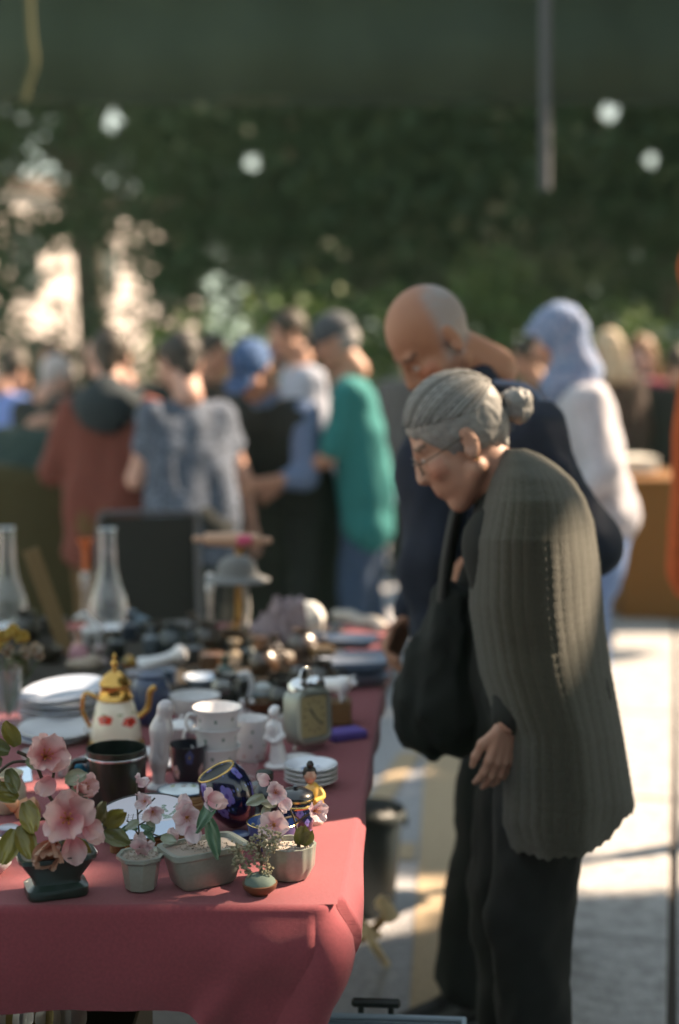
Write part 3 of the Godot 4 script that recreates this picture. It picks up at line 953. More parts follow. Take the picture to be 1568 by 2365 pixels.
func background() -> void:
	# far buildings behind the trees
	var b := thing("pale_building", "sunlit pale building glimpsed through the trees at the left", "building", Vector3(-7.4, 0, -34), deg_to_rad(62))
	var wall := textured(noise_tex(0.02, lin(0.54, 0.47, 0.44), lin(0.64, 0.56, 0.53), 41), 0.4, 0.85)
	part(b, "wall", box_mesh(Vector3(15, 5.6, 6), 0.02, Vector3(0, 2.8, -3)), wall)
	part(b, "roof", box_mesh(Vector3(15.6, 0.35, 6.6), 0.03, Vector3(0, 5.78, -3)), mat(0.10, 0.07, 0.06, 0.8))
	for k in 5:
		for f in 2:
			var w := part(b, "window", box_mesh(Vector3(1.0, 1.5, 0.1), 0.01), mat(0.03, 0.035, 0.04, 0.2), Vector3(-6 + k * 3.0, 1.5 + f * 2.5, 0.01))
			part(w, "sill", box_mesh(Vector3(1.2, 0.08, 0.2), 0.01), wall, Vector3(0, -0.8, 0.06))
	# trees
	var dk := Color(0.034, 0.066, 0.028)
	var md := Color(0.055, 0.100, 0.040)
	tree("tree", "dark tree with thin trunk before the pale building at left", at(195, 900, 15.5) * Vector3(1, 0, 1), 5.0, 0.11, [[Vector3(0.3, 4.6, 0), Vector3(1.7, 1.2, 1.2), 2600], [Vector3(-1.2, 4.2, 0.3), Vector3(1.0, 1.2, 1.0), 1500], [Vector3(-0.95, 2.9, 0), Vector3(0.38, 1.35, 0.4), 620], [Vector3(-0.2, 3.05, 0), Vector3(0.6, 0.3, 0.4), 200], [Vector3(0.95, 2.6, 0.2), Vector3(0.40, 1.6, 0.5), 800], [Vector3(0.0, 2.3, 0), Vector3(0.7, 0.9, 0.3), 90]], 0.24, dk, "trees behind the market")
	var spec := [[-6.6, -17.5, "dense dark tree at the far left edge behind the crowd", dk, 1.0], [-0.6, -16.5, "broad dark tree behind the red shirt and blouse", dk, 1.0], [1.3, -18.0, "mid green tree behind the bald man", md, 1.05], [3.7, -16.0, "dark tree above the blue headscarf", dk, 1.0], [6.4, -18.5, "mid green tree at the far right behind the crowd", md, 1.1]]
	for s in spec:
		var k: float = s[4]
		tree("tree", s[2], Vector3(s[0], 0, s[1]), 4.6 * k, 0.17 * k, [[Vector3(0, 5.4, 0) * k, Vector3(2.2, 1.7, 1.7) * k, 5600], [Vector3(-1.3, 4.0, 0.4) * k, Vector3(1.4, 1.4, 1.3) * k, 3200], [Vector3(1.2, 3.7, 0.3) * k, Vector3(1.3, 1.5, 1.3) * k, 3200], [Vector3(0.1, 3.2, 0.9) * k, Vector3(1.2, 0.9, 0.8) * k, 1800]], 0.18, s[3], "trees behind the market", -0.3)
	var rear := [[-9.5, -24, "tall tree left of the pale building far behind"], [-4.4, -26, "tall rear tree rising over the pale building"], [-0.4, -23, "tall rear tree behind the broad dark tree"], [2.6, -24, "tall rear tree behind the bald man"], [5.6, -23, "tall rear tree behind the blue headscarf"], [9.0, -25, "tall rear tree at far right edge"]]
	for s in rear:
		var hi := 3.6 if s[0] == -4.4 else 0.0
		tree("tree", s[2], Vector3(s[0], 0, s[1]), 7.0, 0.22, [[Vector3(0, 6.6 + hi * 0.5, 0), Vector3(2.6, 2.4, 1.8), 5200], [Vector3(-0.7, 4.0 + hi, 0.2), Vector3(2.2, 1.9, 1.5), 3800], [Vector3(0.9, 2.6 + hi * 1.2, 0.3), Vector3(2.0, 1.6, 1.3), 2800]], 0.26, dk, "tall rear trees", -0.5)
	# shrubs with light on their tops
	var bush := [[-1.35, -13.6, 2.0], [-0.45, -14.2, 2.5], [0.5, -13.7, 2.2], [1.5, -14.3, 2.6], [2.6, -13.8, 2.1], [3.7, -14.1, 2.2], [-4.3, -14.5, 1.9], [-3.4, -14.0, 1.95], [-2.6, -14.3, 2.0]]
	var bl := ["light green shrub right of the pale building gap", "taller green shrub behind the blouse", "green shrub behind the blue cap", "tall green shrub behind the teal shirt", "green shrub behind the navy jacket", "yellow green shrub at the right behind the fair hair", "dark shrub at the far left behind the crowd", "dark shrub below the left part of the pale building", "dark shrub below the right part of the pale building"]
	for i in bush.size():
		var s: Array = bush[i]
		var t := thing("shrub", bl[i], "shrub", Vector3(s[0], 0, s[1]), 0.0, "shrubs behind the crowd")
		part(t, "stem", tube([Vector3(0, -0.02, 0), Vector3(0.03, 0.4, 0), Vector3(-0.02, s[2] * 0.6, 0.02)], [0.05, 0.04, 0.02], 7), mats.bark)
		foliage(t, "leaves", [[Vector3(0, s[2] * 0.55, 0), Vector3(0.75, s[2] * 0.5, 0.6), 2200]], 0.11, Color(0.10, 0.16, 0.05) if i < 6 else dk, -0.25, 1.6, 0.4)
	# crowns that shade the market, high to the right of the frame
	for q in [[4.0, -1.5, 5200, "spreading shade tree near the right of the camera"], [5.8, -6.0, 6200, "spreading shade tree to the right of the stalls"], [5.2, -11.5, 6200, "spreading shade tree right of the rear crowd"]  ]:
		var low := -2.6 if q[1] > 0.0 else 0.0
		tree("shade_tree", q[3], Vector3(q[0] + 2.4, 0, q[1]), 5.2, 0.22, [[Vector3(0, 6.2, 0), Vector3(3.6, 1.5, 3.3), q[2]], [Vector3(0, 3.9 + low, 0), Vector3(3.8, 1.5, 1.2), int(-low * 1200)], [Vector3(-2.6, 5.6, 0.4), Vector3(2.3, 1.0, 2.8), int(q[2] * 0.55)], [Vector3(2.4, 6.4, -0.4), Vector3(2.8, 1.4, 3.0), int(q[2] * 0.5)], [Vector3(0.5, 4.5, 0), Vector3(2.2, 1.0, 2.6), int(q[2] * 0.3)]], 0.30, md, "shade trees", -0.42)
	# the facing row of stalls behind the viewer closes the lane with brown canvas
	var bs := thing("canvas_stall", "brown canvas back wall of the facing stall behind the viewer", "stall", Vector3(0.2, 0, 2.3))
	part(bs, "canvas", surface(func(u, v): return Vector3((u - 0.5) * 11.0, v * 3.2, 0.06 * sin(u * 50.0) + 0.04 * sin(u * 23.0 + v * 3.0)), 90, 8), cloth_mat(0.035, 0.024, 0.014, 52))
	for k in 5: part(bs, "post", tube([Vector3(-5.5 + k * 2.75, 0, -0.1), Vector3(-5.5 + k * 2.75, 3.25, -0.1)], [0.03], 10), mat(0.12, 0.12, 0.12, 0.5, 0.6))
	# dark green awning strung across
	var aw := thing("awning", "dark green awning curtain strung across above the crowd", "awning", at(784, 232, 10.0))
	var cloth := textured(noise_tex(0.01, lin(0.013, 0.023, 0.013), lin(0.021, 0.034, 0.019), 51), 0.6, 0.85)
	part(aw, "curtain", surface(func(u, v): return Vector3((u - 0.5) * 8.6, v * 1.5 - 0.02 * sin(u * 40.0), 0.07 * sin(u * 33.0) * (1.0 - 0.6 * v) + 0.10 * sin(v * 9.0) + 0.04 * sin(u * 71.0 + 2.0)), 120, 14), cloth)
	part(aw, "hem", tube([Vector3(-4.3, 0.0, 0.03), Vector3(0, -0.02, 0.03), Vector3(4.3, 0.0, 0.03)], [0.014], 8), mat(0.018, 0.024, 0.016, 0.8))
	part(aw, "rail", tube([Vector3(-4.4, 1.5, 0.05), Vector3(4.4, 1.5, 0.05)], [0.03], 10), mat(0.12, 0.12, 0.12, 0.5, 0.6))
	for sx in [-4.4, 4.4]: part(aw, "post", tube([Vector3(sx, -aw.position.y, 0.05), Vector3(sx, 1.55, 0.05)], [0.04], 10), mat(0.12, 0.12, 0.12, 0.5, 0.6))
	var pole := part(self, "hanging_pole", tube([at(1259, 438, 8.2), at(1259, -60, 8.2), at(1259, -60, 8.2) + Vector3(0, 0.9, 0)], [0.030, 0.030, 0.030], 10), mat(0.065, 0.068, 0.08, 0.7))
	tag(pole, "thin grey pole hanging down before the dark awning at right", "pole")
	var strap := part(self, "hanging_strap", tube(catmull([at(56, 232, 8.2), at(66, 190, 8.2), at(80, 140, 8.2), at(72, 80, 8.2), at(66, -60, 8.2), at(66, -60, 8.2) + Vector3(0, 0.8, 0)], 5), [0.018], 8), mat(0.085, 0.078, 0.03, 0.9))
	tag(strap, "olive strap with a bend hanging at the upper left", "strap")

func cloth_mat(r: float, g: float, b: float, seed_ := 1, rough := 0.9) -> StandardMaterial3D:
	var m := textured(noise_tex(0.03, lin(r * 0.82, g * 0.82, b * 0.82), lin(r * 1.15, g * 1.15, b * 1.15), seed_, 256), 3.0, rough)
	return m

func stalls() -> void:
	# right: a stall with a brown cloth
	var p := at(1500, 1092, 8.7)
	var t := thing("stall_table", "stall table under a brown orange cloth behind the headscarf woman", "table", Vector3(p.x, 0, p.z))
	var h := p.y
	part(t, "cloth", surface(func(u, v):
		var a: float = u * 4.0
		var k := int(minf(a, 3.0))
		var f := a - k
		var c := [Vector2(-0.24, 0.45), Vector2(1.1, 0.45), Vector2(1.1, -0.45), Vector2(-0.24, -0.45), Vector2(-0.24, 0.45)]
		var q: Vector2 = c[k].lerp(c[k + 1], f)
		return Vector3(q.x * (1.0 + 0.04 * v * sin(a * 9.0)), h * (1.0 - v * 0.96), q.y + 0.02 * v * sin(q.x * 14.0)), 96, 6), cloth_mat(0.20, 0.085, 0.02, 61))
	part(t, "tabletop", box_mesh(Vector3(1.36, 0.02, 0.92), 0.004, Vector3(0.43, h - 0.012, 0)), cloth_mat(0.20, 0.085, 0.02, 61))
	var pp := at(1455, 1088, 8.75)
	var st := begin()
	for k in 3: box(st, Vector3(0, 0.02 + k * 0.03, 0), Vector3(0.27 - k * 0.02, 0.03, 0.32), Basis(Vector3.UP, 0.1 * k), 0.006)
	tag(part(self, "folded_linen", done(st), mat(0.8, 0.76, 0.68, 0.9), pp), "sunlit white folded linen on the brown stall cloth", "linen")
	ware("orange_bowl", "orange bowl beside the white linen on the brown stall", "bowl", "", 1525, 1092, [["orange_bowl", [[0, 0], [18, 0], [36, 22], [33, 22], [16, 4], [0, 4]], mat(0.75, 0.20, 0.05, 0.5)]], h)
	ware("glass_carafe", "clear glass carafe with a bright glint on the brown stall", "carafe", "", 1505, 1080, [["glass_carafe", [[0, 0], [26, 0], [30, 12], [12, 48], [10, 62], [14, 70], [9, 66], [8, 50], [26, 14], [22, 4], [0, 4]], mat(0.65, 0.55, 0.55, 0.15, 0.5)], ["stopper", [[0, 66], [9, 68], [15, 78], [10, 90], [0, 92]], glaze(0.85, 0.85, 0.85)]], h)
	for k in 2:
		var q := on([1487, 1540][k], [1418, 1395][k], 0.0)
		var s := unit(q)
		var o := part(self, "metal_jug", lathe([[0, 0], [18, 0], [26, 30], [14, 70], [10, 92], [18, 116], [12, 112], [0, 100]], s, 24), mat(0.32, 0.31, 0.31, 0.3, 0.6), q)
		tag(o, ["round grey metal jug on the ground before the brown stall", "second metal jug beside the orange parasol near the brown stall"][k], "jug", "metal jugs on the ground")
	# centre: the stall the waistcoat man leans over
	p = at(640, 1118, 6.9)
	t = thing("stall_table", "low stall table with dark cloth under the waistcoat man's hands", "table", Vector3(p.x, 0, p.z))
	part(t, "cloth", box_mesh(Vector3(0.9, p.y - 0.03, 0.6), 0.02, Vector3(-0.12, (p.y - 0.03) * 0.5, 0)), cloth_mat(0.025, 0.028, 0.022, 62))
	part(t, "board", box_mesh(Vector3(0.96, 0.028, 0.66), 0.004, Vector3(-0.12, p.y - 0.014, 0)), cloth_mat(0.09, 0.07, 0.05, 63))
	tag(part(self, "wooden_tray", box_mesh(Vector3(0.17, 0.035, 0.12), 0.006), mat(0.50, 0.38, 0.26, 0.7), at(655, 1108, 6.72)), "small pale wooden tray on the dark stall table", "tray")
	for k in 3:
		tag(part(self, "folded_shirt", box_mesh(Vector3(0.13, 0.05, 0.12), 0.018), cloth_mat([0.10, 0.16, 0.07][k], [0.13, 0.2, 0.08][k], [0.2, 0.3, 0.12][k], 64), at([580, 625, 690][k], [1090, 1072, 1076][k], 7.0) + Vector3(0, 0.02, 0)), ["folded dark blue shirt at the left of the stall", "folded light blue shirt behind the wooden tray", "folded grey shirt at the right of the stall"][k], "shirt", "folded shirts on the stall")
	# left: an olive cloth over a crate stack
	p = at(70, 1072, 6.9)
	t = thing("covered_crates", "stack of crates under a dark olive cloth at the left", "crates", Vector3(p.x - 0.1, 0, p.z))
	part(t, "cover", surface(func(u, v):
		var a: float = TAU * u
		var sq := pow(pow(absf(cos(a)), 6.0) + pow(absf(sin(a)), 6.0), -1.0 / 6.0)
		var r: float = (minf(v * 4.0, 1.0)) * (1.0 + 0.03 * sin(a * 11.0) * v)
		return Vector3(cos(a) * sq * 0.45 * r, p.y - maxf(0.0, v - 0.25) / 0.75 * p.y * 0.97 + 0.01 * sin(a * 5.0), sin(a) * sq * 0.3 * r), 72, 16), cloth_mat(0.050, 0.040, 0.012, 65))
	# folding chair with a dark fabric back behind the table
	var q := at(342, 1184, 4.7)
	var ch := thing("folding_chair", "dark fabric folding chair standing behind the table", "chair", Vector3(q.x, 0, q.z), 0.12)
	var fab := cloth_mat(0.022, 0.021, 0.018, 66)
	var tb := mat(0.10, 0.095, 0.10, 0.4, 0.5)
	part(ch, "backrest", surface(func(u, v): return Vector3((u - 0.5) * 0.31, q.y - 0.012 - v * 0.36, 0.02 * sin(PI * u) + 0.03 * v), 14, 8), fab)
	part(ch, "top_rail", tube(catmull([Vector3(-0.16, q.y - 0.06, 0), Vector3(-0.155, q.y - 0.012, 0), Vector3(-0.12, q.y, 0), Vector3(0.12, q.y, 0), Vector3(0.155, q.y - 0.012, 0), Vector3(0.16, q.y - 0.06, 0)], 4), [0.010], 8), tb)
	part(ch, "seat", box_mesh(Vector3(0.38, 0.025, 0.36), 0.01, Vector3(0, 0.45, 0.2)), fab)
	for sx in [-1.0, 1.0]:
		part(ch, "leg", tube([Vector3(sx * 0.16, q.y - 0.05, 0), Vector3(sx * 0.17, 0.45, 0.12), Vector3(sx * 0.17, 0, 0.36)], [0.011], 8), tb)
		part(ch, "leg", tube([Vector3(sx * 0.185, 0.45, 0.36), Vector3(sx * 0.185, 0, 0.0)], [0.011], 8), tb)
	# a closed orange parasol at the right edge
	q = at(1622, 1450, 4.3)
	var para := cloth_mat(0.52, 0.105, 0.025, 67)
	para.backlight_enabled = true
	para.backlight = Color(0.5, 0.16, 0.03)
	var pa := thing("closed_parasol", "closed orange red parasol standing at the right edge", "parasol", Vector3(q.x, 0, q.z))
	var prof := [[200, 20], [240, 66], [290, 76], [350, 55], [470, 40], [560, 66], [620, 84], [680, 66], [740, 34], [820, 52], [900, 72], [1000, 84], [1120, 80], [1230, 86], [1330, 88], [1380, 60]]
	part(pa, "canopy", surface(func(u, v):
		var py: float = 200.0 + v * 1180.0
		var c := at(1622, py, 4.3)
		var r := pick(prof, py) * unit(c)
		var a: float = u * TAU
		r *= 0.86 + 0.14 * cos(a * 8.0 + v * 3.0)
		return Vector3(cos(a) * r, c.y, sin(a) * r), 96, 60), para)
	part(pa, "pole", tube([Vector3(0, 0.02, 0), Vector3(0, at(1622, 190, 4.3).y + 0.08, 0)], [0.022], 12), mat(0.3, 0.2, 0.1, 0.5))
	part(pa, "foot", lathe([[0, 0.0], [0.05, 0.0], [0.05, 0.07], [0.04, 0.11], [0.035, 0.25], [0, 0.25]], 1.0, 24), mat(0.05, 0.05, 0.05, 0.6))

func printed_cloth(seed_: int, a: Color, b: Color, c: Color) -> StandardMaterial3D:
	var im := sheet(256, 256, a)
	var r := RandomNumberGenerator.new()
	r.seed = seed_
	for k in 420: dab(im, r.randf() * 256, 6 + r.randf() * 244, r.randf_range(2, 7), r.randf_range(2, 6), b if r.randf() < 0.6 else c)
	return textured(ImageTexture.create_from_image(im), 4.0, 0.9)

func crowd() -> void:
	var g := "shoppers in the background crowd"
	var jeans := cloth_mat(0.045, 0.075, 0.14, 71)
	var dark := cloth_mat(0.018, 0.020, 0.019, 72)
	var khaki := cloth_mat(0.13, 0.075, 0.03, 73)
	var skin := Color(0.42, 0.22, 0.15)
	var pale := Color(0.50, 0.29, 0.22)
	var grey := mat(0.22, 0.21, 0.21, 0.7)
	var brown := mat(0.035, 0.024, 0.016, 0.6)
	var fl := func(px: float, d: float) -> Vector3: return at(px, 1182, d) * Vector3(1, 0, 1)
	person({"h": 1.76, "lean": 9, "head_pitch": 22, "hand_l": Vector3(0.12, 0.98, 0.36), "hand_r": Vector3(-0.12, 1.0, 0.38), "sleeve": 0.85, "skin": skin, "hair": "cap", "hair_mat": mat(0.055, 0.06, 0.07, 0.8), "nape": grey, "fat": 1.12, "top": cloth_mat(0.022, 0.17, 0.17, 81), "legs": jeans, "hem": 0.12}, "man in teal t-shirt, grey cap and jeans looking down", fl.call(835, 6.5), -92, g)
	person({"h": 1.72, "lean": 30, "head_pitch": 38, "hand_l": Vector3(0.1, 1.0, 0.42), "hand_r": Vector3(-0.22, 0.98, 0.36), "sleeve": 0.0, "under": cloth_mat(0.13, 0.18, 0.30, 82), "under_sleeve": 0.35, "top_name": "waistcoat", "skin": skin, "hair": "cap", "hair_mat": printed_cloth(5, lin(0.03, 0.08, 0.2), lin(0.15, 0.25, 0.45), lin(0.01, 0.02, 0.05)), "top": dark, "legs": dark, "fat": 1.1}, "man in dark waistcoat and blue cap leaning over a stall", fl.call(660, 6.6), -28, g)
	person({"h": 1.84, "lean": 12, "head_pitch": 15, "hand_l": Vector3(0.15, 0.95, 0.3), "hand_r": Vector3(-0.15, 0.98, 0.35), "sleeve": 0.9, "skin": skin, "hair": "short", "hair_mat": brown, "top": cloth_mat(0.36, 0.38, 0.46, 83), "legs": cloth_mat(0.2, 0.22, 0.3, 84)}, "man in white short sleeved shirt behind the waistcoat man", fl.call(722, 8.0), -75, g)
	person({"h": 1.64, "lean": 6, "head_pitch": 18, "hand_r": Vector3(-0.34, 0.78, 0.12), "hand_l": Vector3(0.14, 1.0, 0.3), "sleeve": 0.45, "skin": pale, "hair": "short", "hair_mat": mat(0.02, 0.015, 0.012, 0.6), "top": printed_cloth(6, lin(0.07, 0.085, 0.12), lin(0.20, 0.24, 0.32), lin(0.015, 0.018, 0.025)), "legs": dark, "top_name": "blouse", "hem": 0.14, "fat": 0.98, "broad": 0.86}, "woman in blue patterned blouse seen from behind, arm hanging", fl.call(440, 6.0), 206, g)
	person({"h": 1.66, "lean": 4, "head_pitch": 14, "hand_r": Vector3(0, 0, 0) + Vector3(-0.29, 0.74, 0.06), "hand_l": Vector3(0.2, 0.98, 0.24), "sleeve": 1.15, "skin": pale, "hair": "short", "hair_mat": brown, "top": cloth_mat(0.15, 0.042, 0.030, 85), "legs": khaki, "hood": cloth_mat(0.02, 0.028, 0.034, 86), "hem": 0.14, "fat": 0.96, "broad": 0.94}, "person in rust red shirt with dark hood collar seen from behind", fl.call(256, 6.2), 176, g)
	person({"h": 1.70, "lean": 15, "head_pitch": 28, "sleeve": 1.6, "skin": pale, "hair": "fringe", "hair_mat": grey, "top": cloth_mat(0.18, 0.25, 0.42, 87), "legs": dark}, "balding person in light blue shirt behind the red shirt", fl.call(318, 8.0), -80, g)
	person({"h": 1.58, "lean": 12, "head_pitch": 30, "skin": pale, "hair": "short", "hair_mat": mat(0.42, 0.38, 0.38, 0.7), "top": dark, "legs": dark}, "grey haired person in dark clothes left of the red shirt", fl.call(98, 8.4), 150, g)
	person({"h": 1.62, "lean": 14, "head_pitch": 30, "skin": skin, "hair": "short", "hair_mat": brown, "top": cloth_mat(0.16, 0.24, 0.55, 88), "legs": dark}, "person in bright blue shirt at the far left edge", fl.call(-5, 9.2), 140, g)
	person({"h": 1.62, "lean": 50, "head_pitch": 60, "skin": skin, "hair": "short", "hair_mat": brown, "top": cloth_mat(0.018, 0.036, 0.030, 89), "legs": dark, "fat": 1.2}, "person in dark green jacket bending down at the left", fl.call(10, 6.9), 150, g)
	person({"h": 1.755, "lean": 13, "head_pitch": 16, "head_yaw": -10, "hand_l": Vector3(0.2, 0.92, 0.22), "hand_r": Vector3(-0.15, 0.95, 0.3), "sleeve": 1.75, "skin": skin, "hair": "scarf", "hair_mat": printed_cloth(7, lin(0.13, 0.19, 0.33), lin(0.30, 0.37, 0.50), lin(0.40, 0.34, 0.42)), "top": cloth_mat(0.44, 0.43, 0.48, 90), "top_name": "jacket", "legs": cloth_mat(0.14, 0.22, 0.42, 91), "hem": 0.0, "fat": 1.02}, "woman in light blue headscarf and long white jacket", fl.call(1366, 5.7), -84, g)
	person({"h": 1.76, "lean": 6, "head_pitch": 16, "skin": pale, "hair": "long", "hair_mat": mat(0.50, 0.38, 0.26, 0.6), "top": cloth_mat(0.05, 0.03, 0.025, 92), "legs": dark}, "woman with long fair hair behind the headscarf woman", fl.call(1412, 9.6), 200, g)
	person({"h": 1.72, "lean": 6, "head_pitch": 12, "skin": Color(0.52, 0.36, 0.34), "hair": "long", "hair_mat": mat(0.20, 0.10, 0.05, 0.6), "top": cloth_mat(0.30, 0.05, 0.10, 93), "under": cloth_mat(0.10, 0.13, 0.22, 94), "sleeve": 0.0, "legs": dark, "top_name": "vest"}, "woman with brown hair in magenta top far at the right", fl.call(1482, 10.2), -30, g)
	person({"h": 1.66, "lean": 10, "head_pitch": 25, "skin": skin, "hair": "short", "hair_mat": brown, "top": cloth_mat(0.016, 0.016, 0.016, 95), "legs": dark, "fat": 1.15}, "person in black jacket at the far right edge", fl.call(1556, 9.8), 170, g)
	var far_x := [590, 500, 955, 1150, 1245, 160, 60, 385, 465, 770, 545, 1330]
	var far_d := [10.5, 11.5, 10.0, 11.0, 9.5, 11.0, 10.4, 9.6, 9.0, 10.8, 8.6, 12.0]
	var far_l := ["distant shopper with mauve hat above the blue cap", "distant shopper in dark green behind the blouse", "distant shopper in grey behind the teal shirt", "distant shopper in dark blue beside the bald man", "distant shopper in brown left of the headscarf", "distant shopper in black behind the red shirt", "distant shopper in charcoal at the left between two heads", "distant shopper in dark teal left of the blouse woman", "distant shopper in black right of the blouse woman", "distant shopper in grey green left of the teal shirt", "distant shopper in dark brown beside the blue cap", "distant shopper in dark grey behind the headscarf"]
	var far_c := [[0.10, 0.08, 0.10], [0.02, 0.03, 0.02], [0.13, 0.12, 0.12], [0.03, 0.045, 0.08], [0.06, 0.04, 0.03], [0.015, 0.015, 0.015], [0.03, 0.03, 0.032], [0.015, 0.03, 0.032], [0.012, 0.012, 0.012], [0.035, 0.042, 0.034], [0.035, 0.022, 0.014], [0.04, 0.04, 0.045]]
	for k in 12:
		person({"h": 1.66 + 0.03 * (k % 3), "lean": 8, "head_pitch": 15, "skin": skin, "hair": "cap" if k == 0 else "short", "hair_mat": mat(0.2, 0.12, 0.15, 0.8) if k == 0 else brown, "top": cloth_mat(far_c[k][0], far_c[k][1], far_c[k][2], 96), "legs": dark, "cell": 0.03, "head_cell": 0.012, "hand_cell": 0.009}, far_l[k], fl.call(far_x[k], far_d[k]), 120 + 37 * k, g)
	# a pale parked car beyond the crowd at the right
	var c := at(1590, 765, 15.0)
	var t := thing("parked_car", "pale blue white car roof beyond the crowd at right", "car", Vector3(c.x + 0.5, 0, c.z))
	var paint := glaze(0.45, 0.48, 0.56, 0.1)
	part(t, "body", blob([egg(Vector3(0, 0.75, 0), Vector3(2.1, 0.42, 0.85)), cap(Vector3(-1.7, 0.6, 0), Vector3(1.8, 0.6, 0), 0.4, 0.4)], 0.08, 0.2), paint)
	part(t, "cabin", blob([cap(Vector3(-0.7, 1.1, -0.3), Vector3(0.7, 1.1, -0.3), 0.3, 0.3), cap(Vector3(-0.7, 1.1, 0.3), Vector3(0.7, 1.1, 0.3), 0.3, 0.3)], 0.07, 0.2), mat(0.03, 0.035, 0.04, 0.1))
	part(t, "roof", box_mesh(Vector3(1.9, 0.16, 1.25), 0.07, Vector3(0, c.y - 0.06, 0)), paint)
	for k in 4:
		var w := part(t, "wheel", tube([Vector3(0, 0, -0.1), Vector3(0, 0, 0.1)], [0.31], 18), mat(0.015, 0.015, 0.015, 0.8), Vector3([-1.25, 1.25][k % 2], 0.31, [-0.75, 0.75][k / 2]))
		part(w, "rim", tube([Vector3(0, 0, -0.11), Vector3(0, 0, 0.11)], [0.19], 14), mats.silver)

# ---------- the two people by the table ----------
func man() -> void:
	var D := 3.3
	var yaw := deg_to_rad(-64)
	var base := at(1158, 1182, D) * Vector3(1, 0, 1)
	var inv := Basis(Vector3.UP, yaw).inverse()
	var navy := cloth_mat(0.009, 0.013, 0.028, 101)
	var s := {"h": 1.735, "lean": 12, "head_pitch": 50, "head_yaw": -6, "step": 0.18, "cell": 0.016, "head_cell": 0.0055, "hand_cell": 0.0045,
		"hand_l": inv * (at(1090, 1290, 3.08) - base), "hand_dir_l": inv * Vector3(-0.2, -1.0, 0.1), "palm_l": inv * Vector3(0.3, -0.4, -0.9), "curl": 0.9, "hand_r": inv * (at(935, 1440, 3.35) - base), "sleeve": 1.85,
		"skin": Color(0.36, 0.165, 0.098), "hair": "none", "face": {"jaw": 1.08, "beard": 0.35, "crop": Color(0.27, 0.265, 0.26)},
		"top": navy, "top_name": "jacket", "legs": cloth_mat(0.009, 0.010, 0.009, 102), "shoes": mat(0.014, 0.013, 0.012, 0.5), "fat": 1.12, "broad": 1.05, "hem": 0.16, "collar": true}
	var t := person(s, "balding man in navy jacket bending over the far side of the woman", base, -64)
	var J := pose(s)
	var P := func(px: float, py: float, d: float) -> Vector3: return inv * (at(px, py, d) - base)
	part(t, "jacket_front", blob([cap(P.call(1060, 930, 3.30), P.call(1010, 1080, 3.26), 0.085, 0.085), cap(P.call(1010, 1080, 3.26), P.call(1012, 1300, 3.22), 0.085, 0.080), cap(P.call(1012, 1300, 3.22), P.call(1030, 1530, 3.22), 0.080, 0.075), cap(P.call(1100, 1000, 3.3), P.call(1110, 1500, 3.28), 0.09, 0.09)], 0.016, 0.05, 0.02, 8.0), navy)
	var st := begin()                                          # the pale edge of a jacket strap on the shoulder
	tube(catmull([J.neck + J.fw * 0.03 + Vector3(0.09, 0.055, -0.02), J.neck + Vector3(0.125, 0.03, -0.07), J.neck + Vector3(0.13, -0.07, -0.125), J.neck + Vector3(0.12, -0.16, -0.15)], 5), [0.007], 6, st)
	part(t, "piping", done(st), cloth_mat(0.16, 0.20, 0.30, 103))

